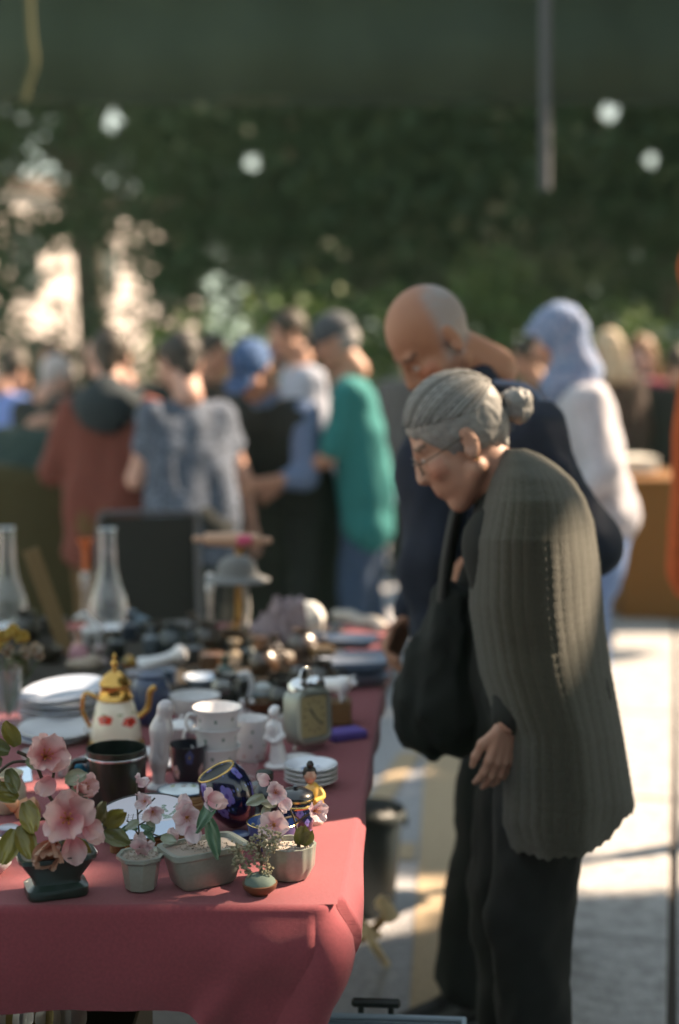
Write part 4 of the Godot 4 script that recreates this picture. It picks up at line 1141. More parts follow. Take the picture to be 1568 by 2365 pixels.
func woman() -> void:
	var D := 2.7
	var base := at(1235, 1182, D) * Vector3(1, 0, 1)
	var th := deg_to_rad(-84)
	var yawb := Basis(Vector3.UP, th)
	var lat := yawb.x
	var J := {}
	J.up = Vector3(-0.22, 0.97, -0.06).normalized()
	J.fw = (yawb.z - J.up * yawb.z.dot(J.up)).normalized()
	J.neck = at(1178, 1098, 2.71) - base
	J.hip = at(1250, 1640, 2.72) - base
	J.head = at(1062, 1022, 2.70) - base
	J.headb = (Basis(Vector3.UP, deg_to_rad(-90)) * Basis(Vector3.RIGHT, deg_to_rad(31))).scaled_local(Vector3.ONE * 0.95)
	for n in ["l", "r"]:
		var sx := 1.0 if n == "l" else -1.0
		J["sh" + n] = J.neck + lat * sx * 0.115 - J.up * 0.07 + Vector3(0.018, 0, -0.045)
		J["hp" + n] = J.hip + lat * sx * 0.08
	J.ell = at(1245, 1430, 2.63) - base
	J.wrl = at(1172, 1668, 2.56) - base
	J.elr = at(1075, 1440, 2.86) - base
	J.wrr = at(1085, 1590, 2.92) - base
	J.anl = Vector3(at(1258, 1182, 2.6).x, 0.085, -2.62) - base
	J.anr = Vector3(at(1196, 1182, 2.8).x, 0.085, -2.80) - base
	for n in ["l", "r"]:
		J["kn" + n] = (J["hp" + n] + J["an" + n]) * 0.5 + yawb.z * 0.03
		J["to" + n] = J["an" + n] + yawb.z * 0.14 + Vector3(0, -0.05, 0)
	var knit := cloth_mat(0.009, 0.009, 0.007, 111)
	var s := {"joints": J, "cell": 0.013, "head_cell": 0.0045, "hand_cell": 0.0036, "skin": Color(0.40, 0.215, 0.145), "hair": "none", "sleeve": 1.95, "top": knit, "top_name": "cardigan", "fat": 0.92, "slim": 0.76, "hem": 0.06, "folds": 0.008,
		"legs": cloth_mat(0.009, 0.009, 0.008, 112), "face": {"jaw": 1.12, "snub": 0.008}, "hand_dir_l": Vector3(-0.16, -1.0, 0.05), "palm_l": lat * -1.0 + Vector3(-0.3, 0, 0), "thumb_l": yawb.z, "hand_size": 0.86, "curl": 0.42}
	var t := person(s, "grey haired woman with bun and glasses in dark knitted shawl looking down", base, 0.0)
	# hair drawn back into a bun
	var hx := Transform3D(J.headb, J.head)
	var hair_im := noise_tex(0.02, lin(0.13, 0.125, 0.115), lin(0.30, 0.285, 0.265), 113)
	(hair_im.noise as FastNoiseLite).fractal_octaves = 3
	var hm := textured(hair_im, 6.0, 0.55)
	hm.uv1_scale = Vector3(4, 40, 4)
	var hb := blank()
	nets([egg(Vector3(0, 0.042, -0.014), Vector3(0.082, 0.098, 0.101)), cap(Vector3(0, 0.0, -0.07), Vector3(0, -0.04, -0.062), 0.040, 0.024), cut(Vector3(0, -0.055, 0.095), Vector3(0.105, 0.115, 0.085)), cut(Vector3(0, -0.1, 0.02), Vector3(0.12, 0.088, 0.078))], 0.005, 0.012, hb, 0.004, 60.0, 4, null, hx)
	var hair := part(t, "hair", baked(hb), hm)
	var strands := begin()
	var knot := Vector3(0, 0.035, -0.105).normalized()
	var light_hair := mat(0.33, 0.32, 0.30, 0.45)
	var strands_dark := begin()
	for k in 900:
		var f := (k % 450) / 449.0
		var az := lerpf(-2.0, 2.0, f) + rng.randf_range(-0.02, 0.02)
		var el := 0.42 - 0.42 * pow(absf(az) / 2.0, 1.3) + absf(rng.randfn()) * 0.09
		var a := Vector3(sin(az) * cos(el), sin(el), cos(az) * cos(el))
		var pth := []
		var lift := rng.randf_range(0.985, 1.018) if k % 9 else rng.randf_range(1.02, 1.06)
		for i in 11:
			var d := a.slerp(knot, i / 10.0 * 0.985)
			var e := Vector3(0.0825, 0.0985, 0.1015) * lift
			pth.append(hx * (Vector3(0, 0.042, -0.014) + Vector3(d.x * e.x, d.y * e.y, d.z * e.z)))
		tube(pth, [0.0008, 0.0013, 0.0015, 0.0016, 0.0016, 0.0016, 0.0016, 0.0016, 0.0014, 0.0012, 0.001] if k % 9 else [0.0005], 4, strands if k % 5 < 3 else strands_dark)
	var sm := part(t, "hair_strands", done(strands), light_hair)
	sm.set_meta("kind", "stuff")
	part(t, "hair_strands", done(strands_dark), mat(0.12, 0.112, 0.10, 0.5)).set_meta("kind", "stuff")
	var bun: Vector3 = at(1191, 936, 2.71) - base
	part(t, "bun", blob([egg(bun, Vector3(0.030, 0.034, 0.033), Basis(Vector3.BACK, 0.4)), egg(bun + Vector3(0.008, 0.010, 0.006), Vector3(0.022, 0.022, 0.026)), egg(bun + Vector3(0.004, -0.014, 0.008), Vector3(0.022, 0.018, 0.024))], 0.003, 0.006, 0.006, 42.0), hm)
	var stt := begin()
	var ring := []
	for i in 17:
		var a := TAU * i / 16.0
		ring.append(bun + Vector3(-0.030, cos(a) * 0.017, sin(a) * 0.017) + Vector3(0.003, 0, 0) * sin(a * 5.0))
	tube(ring, [0.0085], 8, stt)
	part(t, "hair_tie", done(stt), mat(0.02, 0.016, 0.014, 0.9))
	var loose := begin()
	for k in 26:
		var e := bun + Vector3(rng.randf_range(-0.045, 0.0), rng.randf_range(-0.06, -0.005), rng.randf_range(-0.03, 0.03))
		tube(catmull([bun + Vector3(-0.02, 0, rng.randf_range(-0.01, 0.01)), e.lerp(bun, 0.4) + Vector3(0, 0.01, 0.004), e], 4), [0.0006], 4, loose)
	part(t, "loose_hair", done(loose), hm)
	# glasses
	var gl := begin()
	for sx in [-1.0, 1.0]:
		var rim := []
		for i in 19:
			var a := TAU * i / 18.0
			rim.append(hx * Vector3(sx * 0.033 + cos(a) * 0.023, 0.002 + sin(a) * 0.018, 0.098 - absf(cos(a)) * 0.004))
		tube(rim, [0.0014], 6, gl)
		tube([hx * Vector3(sx * 0.056, 0.008, 0.094), hx * Vector3(sx * 0.079, 0.010, 0.05), hx * Vector3(sx * 0.082, 0.014, -0.01), hx * Vector3(sx * 0.082, -0.006, -0.028)], [0.0014], 6, gl)
	tube([hx * Vector3(-0.010, 0.008, 0.1), hx * Vector3(0, 0.011, 0.103), hx * Vector3(0.010, 0.008, 0.1)], [0.0014], 6, gl)
	var glasses := part(t, "glasses", done(gl), mat(0.10, 0.08, 0.06, 0.3, 0.6))
	for sx in [-1.0, 1.0]:
		var c: Vector3 = hx * Vector3(sx * 0.033, 0.002, 0.097)
		part(glasses, "spectacle_lens", lathe([[0, 0.0], [0.0225, 0.0005]], 1.0, 18), mats.clear, c).basis = J.headb * Basis(Vector3.RIGHT, PI / 2)
	part(t, "earring", lathe([[0, -0.004], [0.004, 0], [0, 0.004]], 1.0, 8), mats.gold_rim, hx * Vector3(0.084, -0.038, -0.010))
	# the ribbed shawl
	var Lt := [[1036, 1165], [1070, 1148], [1110, 1130], [1250, 1088], [1400, 1082], [1550, 1105], [1640, 1135], [1700, 1160], [1900, 1150], [2000, 1180]]
	var Rt := [[1036, 1214], [1050, 1250], [1075, 1288], [1110, 1326], [1150, 1350], [1200, 1368], [1300, 1383], [1450, 1394], [1550, 1408], [1700, 1436], [1800, 1452], [1860, 1462], [2000, 1440]]
	var Zt := [[1036, 0.06], [1060, 0.13], [1100, 0.195], [1160, 0.245], [1250, 0.265], [1500, 0.225], [2000, 0.25]]
	var Hm := [[-160, 1850], [-90, 1800], [-30, 1835], [0, 1862], [20, 1885], [40, 1925], [60, 1965], [95, 1985], [130, 1978], [172, 1930]]
	var knit_n := bump_tex(0.09, 14.0, 114, FastNoiseLite.TYPE_CELLULAR)
	var wool := textured(noise_tex(0.08, lin(0.024, 0.022, 0.012), lin(0.066, 0.060, 0.038), 115), 9.0, 0.95, knit_n, 1.1)
	wool.rim_enabled = true
	wool.rim = 0.35
	var sh := surface(func(u, v):
		var a: float = lerpf(172.0, -160.0, u)
		var y: float = lerpf(1036.0, pick(Hm, a), v)
		var lx := pick(Lt, y)
		var rx := pick(Rt, y)
		var ra := deg_to_rad(a)
		var dz: float = pick(Zt, y) * sin(ra)
		var cx := (lx + rx) * 0.5
		var w: float = 1.0 + 0.010 * (1.0 - smoothstep(0.93, 1.0, v)) * pow(absf(cos(u * PI * 30.0)), 0.6) + 0.030 * v * sin(ra * 5.0 + 1.0) + 0.012 * sin(ra * 9.0 + v * 3.0) * v + 0.004 * sin(v * 260.0)
		var c := at(cx + (rx - lx) * 0.5 * cos(ra) * w, y, 2.70 - dz * w)
		return c + Vector3(0, 0.0025 * sin(u * 190.0) + 0.004 * sin(u * 61.0) if v > 0.985 else 0.0, 0) - base, 330, 120)
	part(t, "shawl", sh, wool)
	# a soft dark bag on her far arm
	var bp := at(968, 1640, 2.84)
	var bag := thing("shoulder_bag", "soft black shoulder bag hanging in front of the woman in the shawl", "bag", bp)
	part(bag, "pouch", blob([cap(Vector3(0.05, 0.02, 0), Vector3(0.075, 0.22, 0.0), 0.075, 0.05), egg(Vector3(0.025, 0.0, 0), Vector3(0.070, 0.095, 0.07)), egg(Vector3(0.05, 0.06, 0), Vector3(0.07, 0.12, 0.08)), egg(Vector3(0.09, -0.005, 0.0), Vector3(0.07, 0.07, 0.07))], 0.010, 0.05, 0.022, 11.0), cloth_mat(0.006, 0.007, 0.005, 116))
	part(bag, "strap", tube(catmull([Vector3(0.04, 0.15, 0.03), Vector3(0.05, 0.30, 0.02), Vector3(0.075, 0.42, 0.0), Vector3(0.06, 0.28, -0.05), Vector3(0.04, 0.15, -0.03)], 5), [0.012], 8), mat(0.015, 0.014, 0.012, 0.6))

# ---------- the table and its cloth ----------
func table() -> void:
	var N := on(797, 2096, 0.75)
	var Fp := on(915, 1440, 0.75)
	var zl := -1.45
	var t := thing("market_table", "long market table standing under the pinkish red cloth", "table", Vector3((N.x + zl) * 0.5, 0, (N.z + Fp.z) * 0.5))
	var o := t.position
	var wood := textured(noise_tex(0.03, lin(0.16, 0.10, 0.06), lin(0.28, 0.19, 0.11), 121), 2.0, 0.7)
	part(t, "tabletop", box_mesh(Vector3(N.x - zl - 0.03, 0.025, absf(Fp.z - N.z) - 0.04), 0.003, Vector3(0, 0.733, 0)), wood)
	for sx in [-0.62, 0.62]:
		for sz in [-0.8, 0.8]:
			part(t, "leg", box_mesh(Vector3(0.035, 0.72, 0.035), 0.004, Vector3(sx, 0.36, sz)), mat(0.10, 0.10, 0.10, 0.5, 0.4))
	var red := textured(noise_tex(0.05, lin(0.18, 0.032, 0.042), lin(0.26, 0.047, 0.060), 122), 6.0, 0.92, bump_tex(0.35, 5.0, 123), 0.5)
	red.rim_enabled = true
	red.rim = 0.3
	var cl := thing("tablecloth", "pinkish red cloth draped over the long market table", "tablecloth", Vector3.ZERO)
	var nz := FastNoiseLite.new()
	nz.seed = 8
	nz.frequency = 5.0
	var edge := func(z: float) -> float: return lerpf(N.x, Fp.x, (z - N.z) / (Fp.z - N.z))
	part(cl, "top", surface(func(u, v):
		var z: float = lerpf(N.z - 0.012, Fp.z, v)
		var x: float = lerpf(zl, edge.call(z) - 0.012, u)
		return Vector3(x, 0.7505 + 0.0034 * nz.get_noise_2d(x * 1.3, z) * smoothstep(0.0, 0.06, minf(v, 1.0 - u)), z), 60, 90), red)
	# the hanging edge: along the front, round the corner, along the right side
	var r0 := 0.03
	var len_front := N.x - r0 - zl
	var dirR := (Fp - N).normalized()
	var len_side := N.distance_to(Fp) - r0
	part(cl, "drape", surface(func(u, v):
		var pos: Vector3
		var nrm: Vector3
		var drop := 0.15
		var fold := 0.0
		var flare := 0.02
		var tuck := 0.0
		if u < 0.45:
			var s: float = u / 0.45
			var x := zl + len_front * s
			pos = Vector3(x, 0.7505, N.z - 0.012)
			nrm = Vector3(0, 0, 1)
			drop = 0.142 + 0.012 * s + 0.05 * smoothstep(0.86, 1.0, s) + 0.004 * sin(x * 9.0)
			fold = 0.010 * sin(x * 8.0 + 0.6) + 0.006 * sin(x * 19.0) + 0.008 * nz.get_noise_2d(x * 2.2, v * 0.25) + 0.024 * exp(-pow((N.x - x - 0.075 - 0.075 * v) / 0.030, 2.0))
			tuck = 0.10 * smoothstep(0.80, 1.0, s)
		elif u < 0.6:
			var s: float = (u - 0.45) / 0.15
			var a := s * PI * 0.5
			var c := Vector3(N.x - r0 - 0.012, 0.7505, N.z - r0 - 0.0)
			nrm = Vector3(sin(a), 0, cos(a))
			pos = c + nrm * (r0 - 0.012) 
			drop = 0.204 + 0.05 * sin(s * PI)
			flare = 0.02 + 0.030 * sin(s * PI)
			tuck = 0.10
		else:
			var s: float = (u - 0.6) / 0.4
			pos = N + dirR * (r0 + len_side * s) + Vector3(-0.012, 0, 0)
			pos.y = 0.7505
			nrm = Vector3(-dirR.z, 0, dirR.x)
			drop = lerpf(0.20, 0.05, smoothstep(0.0, 0.16, s))
			fold = 0.007 * sin(s * 45.0) * smoothstep(0.0, 0.1, s)
			flare = lerpf(0.02, 0.005, minf(s * 5.0, 1.0))
			tuck = 0.10 * (1.0 - smoothstep(0.0, 0.25, s))
		var out: float
		var slide := 0.0
		var down: float
		if v < 0.25:
			var b: float = v / 0.25 * PI * 0.5
			out = 0.012 * sin(b)
			down = 0.012 * (1.0 - cos(b))
		else:
			var q: float = (v - 0.25) / 0.75
			out = 0.012 + flare * sin(q * PI * 0.62) + fold * q - 0.012 * q * q
			out += tuck * 0.16 * sin(PI * minf(1.0, q * 1.8))
			slide = tuck * 0.95 * maxf(0.0, q - 0.22)
			down = 0.012 + (drop - 0.012) * q
		return pos + nrm * out - Vector3(slide, down, 0), 260, 18), red)

# ---------- little trees of stone in pots ----------
func planters() -> void:
	var petal_m := vmat(0.35, Color(0.85, 0.78, 0.78))
	petal_m.clearcoat_enabled = true
	petal_m.clearcoat = 0.35
	petal_m.clearcoat_roughness = 0.2
	var pink := []
	var blush := []
	for k in 3:
		pink.append(petal_mesh(k + 1, Color(0.90, 0.66, 0.63), Color(0.82, 0.30, 0.34), 0.30, 0.88))
		blush.append(petal_mesh(k + 11, Color(0.88, 0.77, 0.79), Color(0.82, 0.52, 0.58), 0.26, 0.92))
	var tan_p := [petal_mesh(21, Color(0.55, 0.34, 0.24), Color(0.5, 0.16, 0.10), 0.3, 0.8)]
	var olive := petal_mesh(31, Color(0.17, 0.17, 0.065), Color(0.11, 0.115, 0.04), 0.16, 0.62, 0.2)
	var yellow := petal_mesh(32, Color(0.30, 0.25, 0.05), Color(0.18, 0.16, 0.035), 0.2, 0.66, 0.2)
	var jade := petal_mesh(33, Color(0.13, 0.22, 0.14), Color(0.10, 0.20, 0.12), 0.2, 0.46, 0.6)
	var pale := petal_mesh(34, Color(0.36, 0.40, 0.32), Color(0.30, 0.33, 0.22), 0.2, 0.62, 0.3)
	var leaf_m := vmat(0.28, Color(0.35, 0.38, 0.15))
	var twig := mat(0.06, 0.045, 0.03, 0.8)
	var grit := mat(0.42, 0.36, 0.30, 0.9)
	var sand := textured(noise_tex(0.2, lin(0.26, 0.21, 0.17), lin(0.50, 0.44, 0.38), 131), 14.0, 0.95)
	var celadon := textured(noise_tex(0.03, lin(0.225, 0.245, 0.21), lin(0.285, 0.30, 0.26), 132), 8.0, 0.3)
	celadon.clearcoat_enabled = true
	celadon.clearcoat = 0.6
	celadon.clearcoat_roughness = 0.15
	# A: the big pink tree in a dark footed pot at the left
	var p := on(130, 2060)
	var s := unit(p)
	var D := -p.z
	var t := thing("stone_tree", "large pink flowered stone tree in dark green footed pot at left", "ornament", p, 0.0, "little stone trees in pots")
	var dark := glaze(0.012, 0.030, 0.024, 0.15)
	part(t, "pot", lathe([[0, 0], [66, 0], [70, 5], [70, 22], [54, 32], [54, 42], [84, 86], [88, 90], [88, 100], [80, 100], [78, 88], [0, 86]], s, 40, 7.0, 0.72), dark).rotation.y = 0.35
	var soil := part(t, "soil", lathe([[0, 96], [50, 95], [77, 92]], s, 24, 6.0, 0.72), sand)
	soil.rotation.y = 0.35
	gravel(t, 66 * s, 95 * s, 0.7, 110, grit)
	var q := func(px: float, py: float, dz := 0.0) -> Vector3: return at(px, py, D + dz) - p
	var trunk := tube(catmull([q.call(140, 1968), q.call(150, 1900, 0.02), q.call(110, 1830, 0.03), q.call(80, 1760, 0.02), q.call(40, 1735, 0.01)], 5), [0.0042, 0.004, 0.0036, 0.003, 0.0026], 8)
	part(t, "trunk", trunk, twig)
	for b in [[[110, 1830], [125, 1780], [105, 1745]], [[150, 1900], [175, 1850], [180, 1825]], [[150, 1900], [100, 1890], [45, 1910]], [[145, 1930], [205, 1905], [245, 1912]], [[80, 1760], [30, 1760], [-10, 1790]], [[148, 1890], [158, 1880], [160, 1870]]]:
		part(t, "branch", tube(catmull([q.call(b[0][0], b[0][1], 0.02), q.call(b[1][0], b[1][1], 0.01), q.call(b[2][0], b[2][1], 0.0)], 4), [0.0022], 6), twig)
	flower(t, q.call(104, 1748, -0.005), Vector3(0.35, 0.45, 0.9), 0.047, pink, petal_m, 5, 0.75, 0.3)
	flower(t, q.call(158, 1890, -0.02), Vector3(0.1, 0.35, 1.0), 0.050, pink, petal_m, 5, 0.62, 1.0)
	for b in [[120, 1795, -0.4, -0.7, 50], [195, 1905, 0.9, -0.35, 58], [165, 1935, 0.3, -1.0, 66]]:
		bud(t, q.call(b[0], b[1], -0.015), Vector3(b[2], b[3], 0.35), b[4] * s, pink, petal_m)
	flower(t, q.call(180, 1828, 0.0), Vector3(0.75, 0.6, 0.5), 0.038, pink, petal_m, 5, 0.85, 0.0)
	flower(t, q.call(128, 1945, -0.025), Vector3(-0.3, -0.5, 0.9), 0.044, tan_p, petal_m, 5, 0.9, 0.6)
	for l in [[22, 1735, -1, 0.4, 0, 62], [40, 1722, -0.4, 1, 1, 58], [62, 1752, 0.8, -0.1, 0, 55], [5, 1760, -1, 0.1, 0, 60], [150, 1800, 1, 0.3, 3, 58], [170, 1812, 0.7, -0.6, 3, 52], [40, 1845, -0.9, 0.5, 1, 62], [60, 1850, 0.4, -1, 1, 68], [35, 1915, -0.3, -1, 1, 72], [50, 1905, 0.3, -0.9, 1, 70], [232, 1912, 0.9, -0.5, 0, 68], [240, 1905, 0.7, 0.5, 1, 60], [225, 1900, 0.4, 0.9, 0, 56], [150, 1938, 0.8, -0.6, 1, 66], [165, 1880, 0.5, 0.9, 3, 50], [-6, 1795, -0.6, -0.8, 0, 66], [20, 1775, 0.4, -1, 0, 52]]:
		leaf(t, [olive, yellow, jade, pale][l[4]], leaf_m, q.call(l[0], l[1], rng.randf_range(-0.012, 0.012)), Vector3(l[2], l[3], rng.randf_range(-0.1, 0.5)), Vector3(rng.randf_range(-0.3, 0.5), rng.randf_range(0.2, 0.7), 1), l[5] * s * 1.15)
	# B: hexagonal pot with a bare twig of buds
	p = on(326, 2050)
	s = unit(p)
	D = -p.z
	t = thing("stone_tree", "thin twig with pink buds in small eight sided celadon pot", "ornament", p, 0.0, "little stone trees in pots")
	part(t, "pot", lathe([[0, 2], [30, 0], [36, 3], [46, 66], [56, 74], [57, 82], [48, 82], [44, 74], [0, 72]], s, 8), celadon).rotation.y = 0.25
	part(t, "soil", lathe([[0, 80], [30, 79], [45, 76]], s, 8), sand).rotation.y = 0.25
	gravel(t, 40 * s, 78 * s, 1.0, 70, grit)
	part(t, "trunk", tube(catmull([at(326, 1975, D) - p, at(322, 1930, D) - p, at(318, 1880, D) - p, at(316, 1830, D) - p, at(318, 1795, D) - p], 4), [0.0024, 0.0022, 0.002, 0.0018, 0.0016, 0.0014, 0.0012], 7), twig)
	for b in [[318, 1880, 350, 1850, 358, 1842], [320, 1905, 345, 1890, 352, 1872], [322, 1930, 300, 1900, 292, 1895], [322, 1935, 345, 1925, 372, 1932], [317, 1850, 330, 1840, 336, 1835]]:
		part(t, "branch", tube(catmull([at(b[0], b[1], D) - p, at(b[2], b[3], D) - p, at(b[4], b[5], D) - p], 3), [0.0012], 5), twig)
	for b in [[318, 1812, 0.9, 0.8, 30], [317, 1797, 0.2, 1, 14], [316, 1838, 0.3, 0.5, 14], [318, 1960, 0.1, 1.0, 44], [338, 1958, 0.7, 0.9, 26], [323, 1975, 0.4, 0.9, 34]]:
		bud(t, at(b[0], b[1], D) - p, Vector3(b[2], b[3], 0.35), b[4] * s, blush, petal_m)
	for f in [[352, 1872, 0.3, -0.3, 30], [336, 1850, -0.4, 0.2, 26]]:
		flower(t, at(f[0], f[1], D - 0.005) - p, Vector3(f[2], f[3], 1), f[4] * s, blush, petal_m, 4, 0.5, 0.5)
	for l in [[320, 1895, -0.7, -0.4, 36], [325, 1905, 0.9, -0.3, 34], [318, 1915, -0.9, 0.5, 30], [345, 1890, 0.2, -1, 38], [332, 1925, 0.8, 0.6, 34], [372, 1932, 1, -0.2, 42], [300, 1905, -0.8, -0.6, 34], [338, 1918, 0.6, -0.7, 34]]:
		leaf(t, pale if l[4] > 34 else jade, leaf_m, at(l[0], l[1], D + rng.randf_range(-0.01, 0.01)) - p, Vector3(l[2], l[3], 0.3), Vector3(0.2, 0.5, 1), l[4] * s)
	# C: oblong pot
	p = on(470, 2036)
	s = unit(p)
	D = -p.z
	t = thing("stone_tree", "oblong celadon pot of sand with one long green leaf", "ornament", p, 0.0, "little stone trees in pots")
	part(t, "pot", lathe([[0, 6], [52, 6], [52, 0], [62, 0], [70, 10], [86, 72], [97, 78], [98, 90], [86, 90], [80, 74], [0, 72]], s, 48, 7.0, 0.62), celadon).rotation.y = 0.55
	part(t, "soil", lathe([[0, 86], [50, 85], [82, 80]], s, 36, 7.0, 0.62), sand).rotation.y = 0.55
	gravel(t, 66 * s, 84 * s, 0.6, 130, grit)
	var C := func(px: float, py: float, dz := 0.0) -> Vector3: return at(px, py, D + dz) - p
	part(t, "trunk", tube(catmull([C.call(455, 1965, 0.01), C.call(440, 1920, 0.0), C.call(425, 1885), C.call(430, 1860)], 4), [0.0026, 0.0022, 0.0018, 0.0015], 7), twig)
	part(t, "branch", tube(catmull([C.call(440, 1920), C.call(470, 1895), C.call(490, 1862), C.call(496, 1842)], 4), [0.0015], 6), twig)
	leaf(t, jade, leaf_m, C.call(498, 1838, -0.03), Vector3(-0.45, -1, 0.25), Vector3(-0.7, 0.1, 1), 92 * s)
	leaf(t, jade, leaf_m, C.call(484, 1890, -0.035), Vector3(0.16, -1, 0.15), Vector3(0.6, 0.1, 1), 92 * s)
	leaf(t, jade, leaf_m, C.call(440, 1915, 0.0), Vector3(0.9, 0.5, 0.2), Vector3(0, 0.6, 1), 50 * s)
	flower(t, C.call(486, 1848, -0.02), Vector3(0.5, 0.5, 0.8), 36 * s, blush, petal_m, 3, 0.6, 0.2)
	bud(t, C.call(480, 1848, -0.03), Vector3(1, 0.15, 0.2), 46 * s, pink, petal_m)
	flower(t, C.call(432, 1886, -0.01), Vector3(0.2, 0.1, 1), 42 * s, blush, petal_m, 5, 0.45, 0.9)
	bud(t, C.call(428, 1875, 0.0), Vector3(-0.2, 1, 0.3), 44 * s, blush, petal_m)
	bud(t, C.call(402, 1945, 0.01), Vector3(-0.3, 1, 0.3), 36 * s, blush, petal_m)
	bud(t, C.call(440, 1905, -0.02), Vector3(0.3, -1, 0.3), 44 * s, blush, petal_m)
	# D: round fluted pot with an open pale flower
	p = on(668, 2024)
	s = unit(p)
	D = -p.z
	t = thing("stone_tree", "open pale pink flower in round fluted celadon pot at right", "ornament", p, 0.0, "little stone trees in pots")
	part(t, "pot", lathe([[0, 3], [34, 0], [44, 3], [58, 30], [60, 66], [62, 80], [56, 80], [54, 62], [0, 60]], s, 72, 2.0, 0.95, 12, 0.022), celadon)
	part(t, "soil", lathe([[0, 72], [30, 71], [55, 68]], s, 28), sand)
	gravel(t, 50 * s, 70 * s, 0.95, 90, grit)
	var E := func(px: float, py: float, dz := 0.0) -> Vector3: return at(px, py, D + dz) - p
	part(t, "trunk", tube(catmull([E.call(690, 1955), E.call(682, 1900, 0.02), E.call(660, 1850, 0.01), E.call(640, 1820), E.call(622, 1800)], 4), [0.0032, 0.003, 0.0026, 0.002, 0.0016], 7), twig)
	part(t, "branch", tube(catmull([E.call(682, 1900, 0.02), E.call(712, 1880), E.call(722, 1872)], 4), [0.0016], 6), twig)
	part(t, "branch", tube(catmull([E.call(675, 1885, 0.02), E.call(655, 1890), E.call(640, 1900, -0.015)], 4), [0.0016], 6), twig)
	flower(t, E.call(633, 1904, -0.03), Vector3(-0.1, 0.3, 1), 44 * s, blush, petal_m, 5, 0.22, 0.2)
	flower(t, E.call(724, 1872, -0.01), Vector3(0.7, 0.2, 0.7), 38 * s, blush, petal_m, 5, 0.5, 0.9)
	flower(t, E.call(636, 1830, -0.01), Vector3(0.1, 0.4, 0.9), 34 * s, blush, petal_m, 5, 0.6, 0.5)
	bud(t, E.call(622, 1806), Vector3(-0.8, 0.4, 0.3), 34 * s, blush, petal_m)
	bud(t, E.call(650, 1842), Vector3(0.5, -0.8, 0.4), 36 * s, blush, petal_m)
	for l in [[610, 1838, -1, -0.4, 46, 0], [640, 1855, -0.9, 0.1, 40, 0], [690, 1950, 0.25, 1, 60, 1], [700, 1952, 0.5, 1, 50, 1], [622, 1856, -0.5, -0.9, 36, 0]]:
		leaf(t, pale if l[5] == 0 else olive, leaf_m, E.call(l[0], l[1], 0.0), Vector3(l[2], l[3], 0.3), Vector3(0.3, 0.5, 1), l[4] * s)
	# E: the crumbly little tree on a brown dish
	p = on(600, 2062)
	s = unit(p)
	D = -p.z
	t = thing("lichen_tree", "tiny crumbly beige tree on a brown dish with moss", "ornament", p)
	part(t, "dish", lathe([[0, 0], [22, 0], [38, 14], [41, 26], [35, 26], [0, 20]], s, 28), mat(0.14, 0.06, 0.028, 0.5))
	part(t, "moss", lathe([[37, 22], [34, 34], [22, 44], [0, 48]], s, 20, 2.0, 1.0, 7, 0.04), textured(noise_tex(0.12, lin(0.03, 0.06, 0.05), lin(0.28, 0.32, 0.27), 133), 30.0, 0.9))
	var G := func(px: float, py: float, dz := 0.0) -> Vector3: return at(px, py, D + dz) - p
	part(t, "trunk", tube(catmull([G.call(601, 2022), G.call(604, 1985), G.call(598, 1955), G.call(606, 1925)], 4), [0.004, 0.003, 0.0022], 7), mat(0.12, 0.09, 0.06, 0.9))
	var st := begin()
	st.set_smooth_group(-1)
	for c in [[606, 1935, 24, 70], [580, 1960, 22, 60], [555, 1985, 20, 50], [628, 1955, 20, 45], [600, 1985, 20, 50], [612, 2008, 18, 40], [575, 2018, 10, 24], [640, 1938, 16, 30], [545, 1962, 16, 30], [565, 2000, 14, 24]]:
		for k in c[3]:
			var d: Vector3 = Vector3(rng.randfn(), rng.randfn(), rng.randfn()) * 0.45 * c[2] * s
			lathe([[0, -0.7], [1, -0.1], [0.7, 0.5], [0, 0.8]], rng.randf_range(2.2, 5.2) * s, 5, 2.0, 1.0, 0, 0.0, st, Transform3D(Basis.from_euler(Vector3(rng.randf() * 3, rng.randf() * 3, 0)), G.call(c[0], c[1]) + d))
	part(t, "foliage", done(st), textured(noise_tex(0.1, lin(0.16, 0.15, 0.085), lin(0.40, 0.37, 0.26), 134), 40.0, 0.95)).set_meta("kind", "stuff")

# ---------- wares ----------
func cup_profile(r: float, h: float, foot := 0.6) -> Array:
	return [[0, 2], [r * foot - 3, 2], [r * foot - 2, 0], [r * foot, 0], [r * foot + 2, 4], [r * 0.88, h * 0.45], [r, h], [r - 2.2, h], [r * 0.85, h * 0.45], [r * foot - 2, 7], [0, 6]]
func plate_profile(r: float, h: float) -> Array:
	return [[0, 2], [r * 0.5, 2], [r * 0.52, 0], [r * 0.56, 0], [r * 0.6, 3], [r, h], [r - 0.5, h + 2], [r * 0.62, 6], [r * 0.55, 4], [0, 4]]
func china_print(seed_: int, dots: Array, n: int, size := 9.0, base := Color(0.87, 0.86, 0.87)) -> StandardMaterial3D:
	var im := sheet(512, 256, base)
	var r := RandomNumberGenerator.new()
	r.seed = seed_
	for k in n:
		var row := k % 2
		posy(im, 512.0 * (k + 0.5) / n, 62 + row * 40 + r.randf_range(-4, 4), size, dots[k % dots.size()], Color(0.6, 0.5, 0.2))
	return printed(im, 0.3)

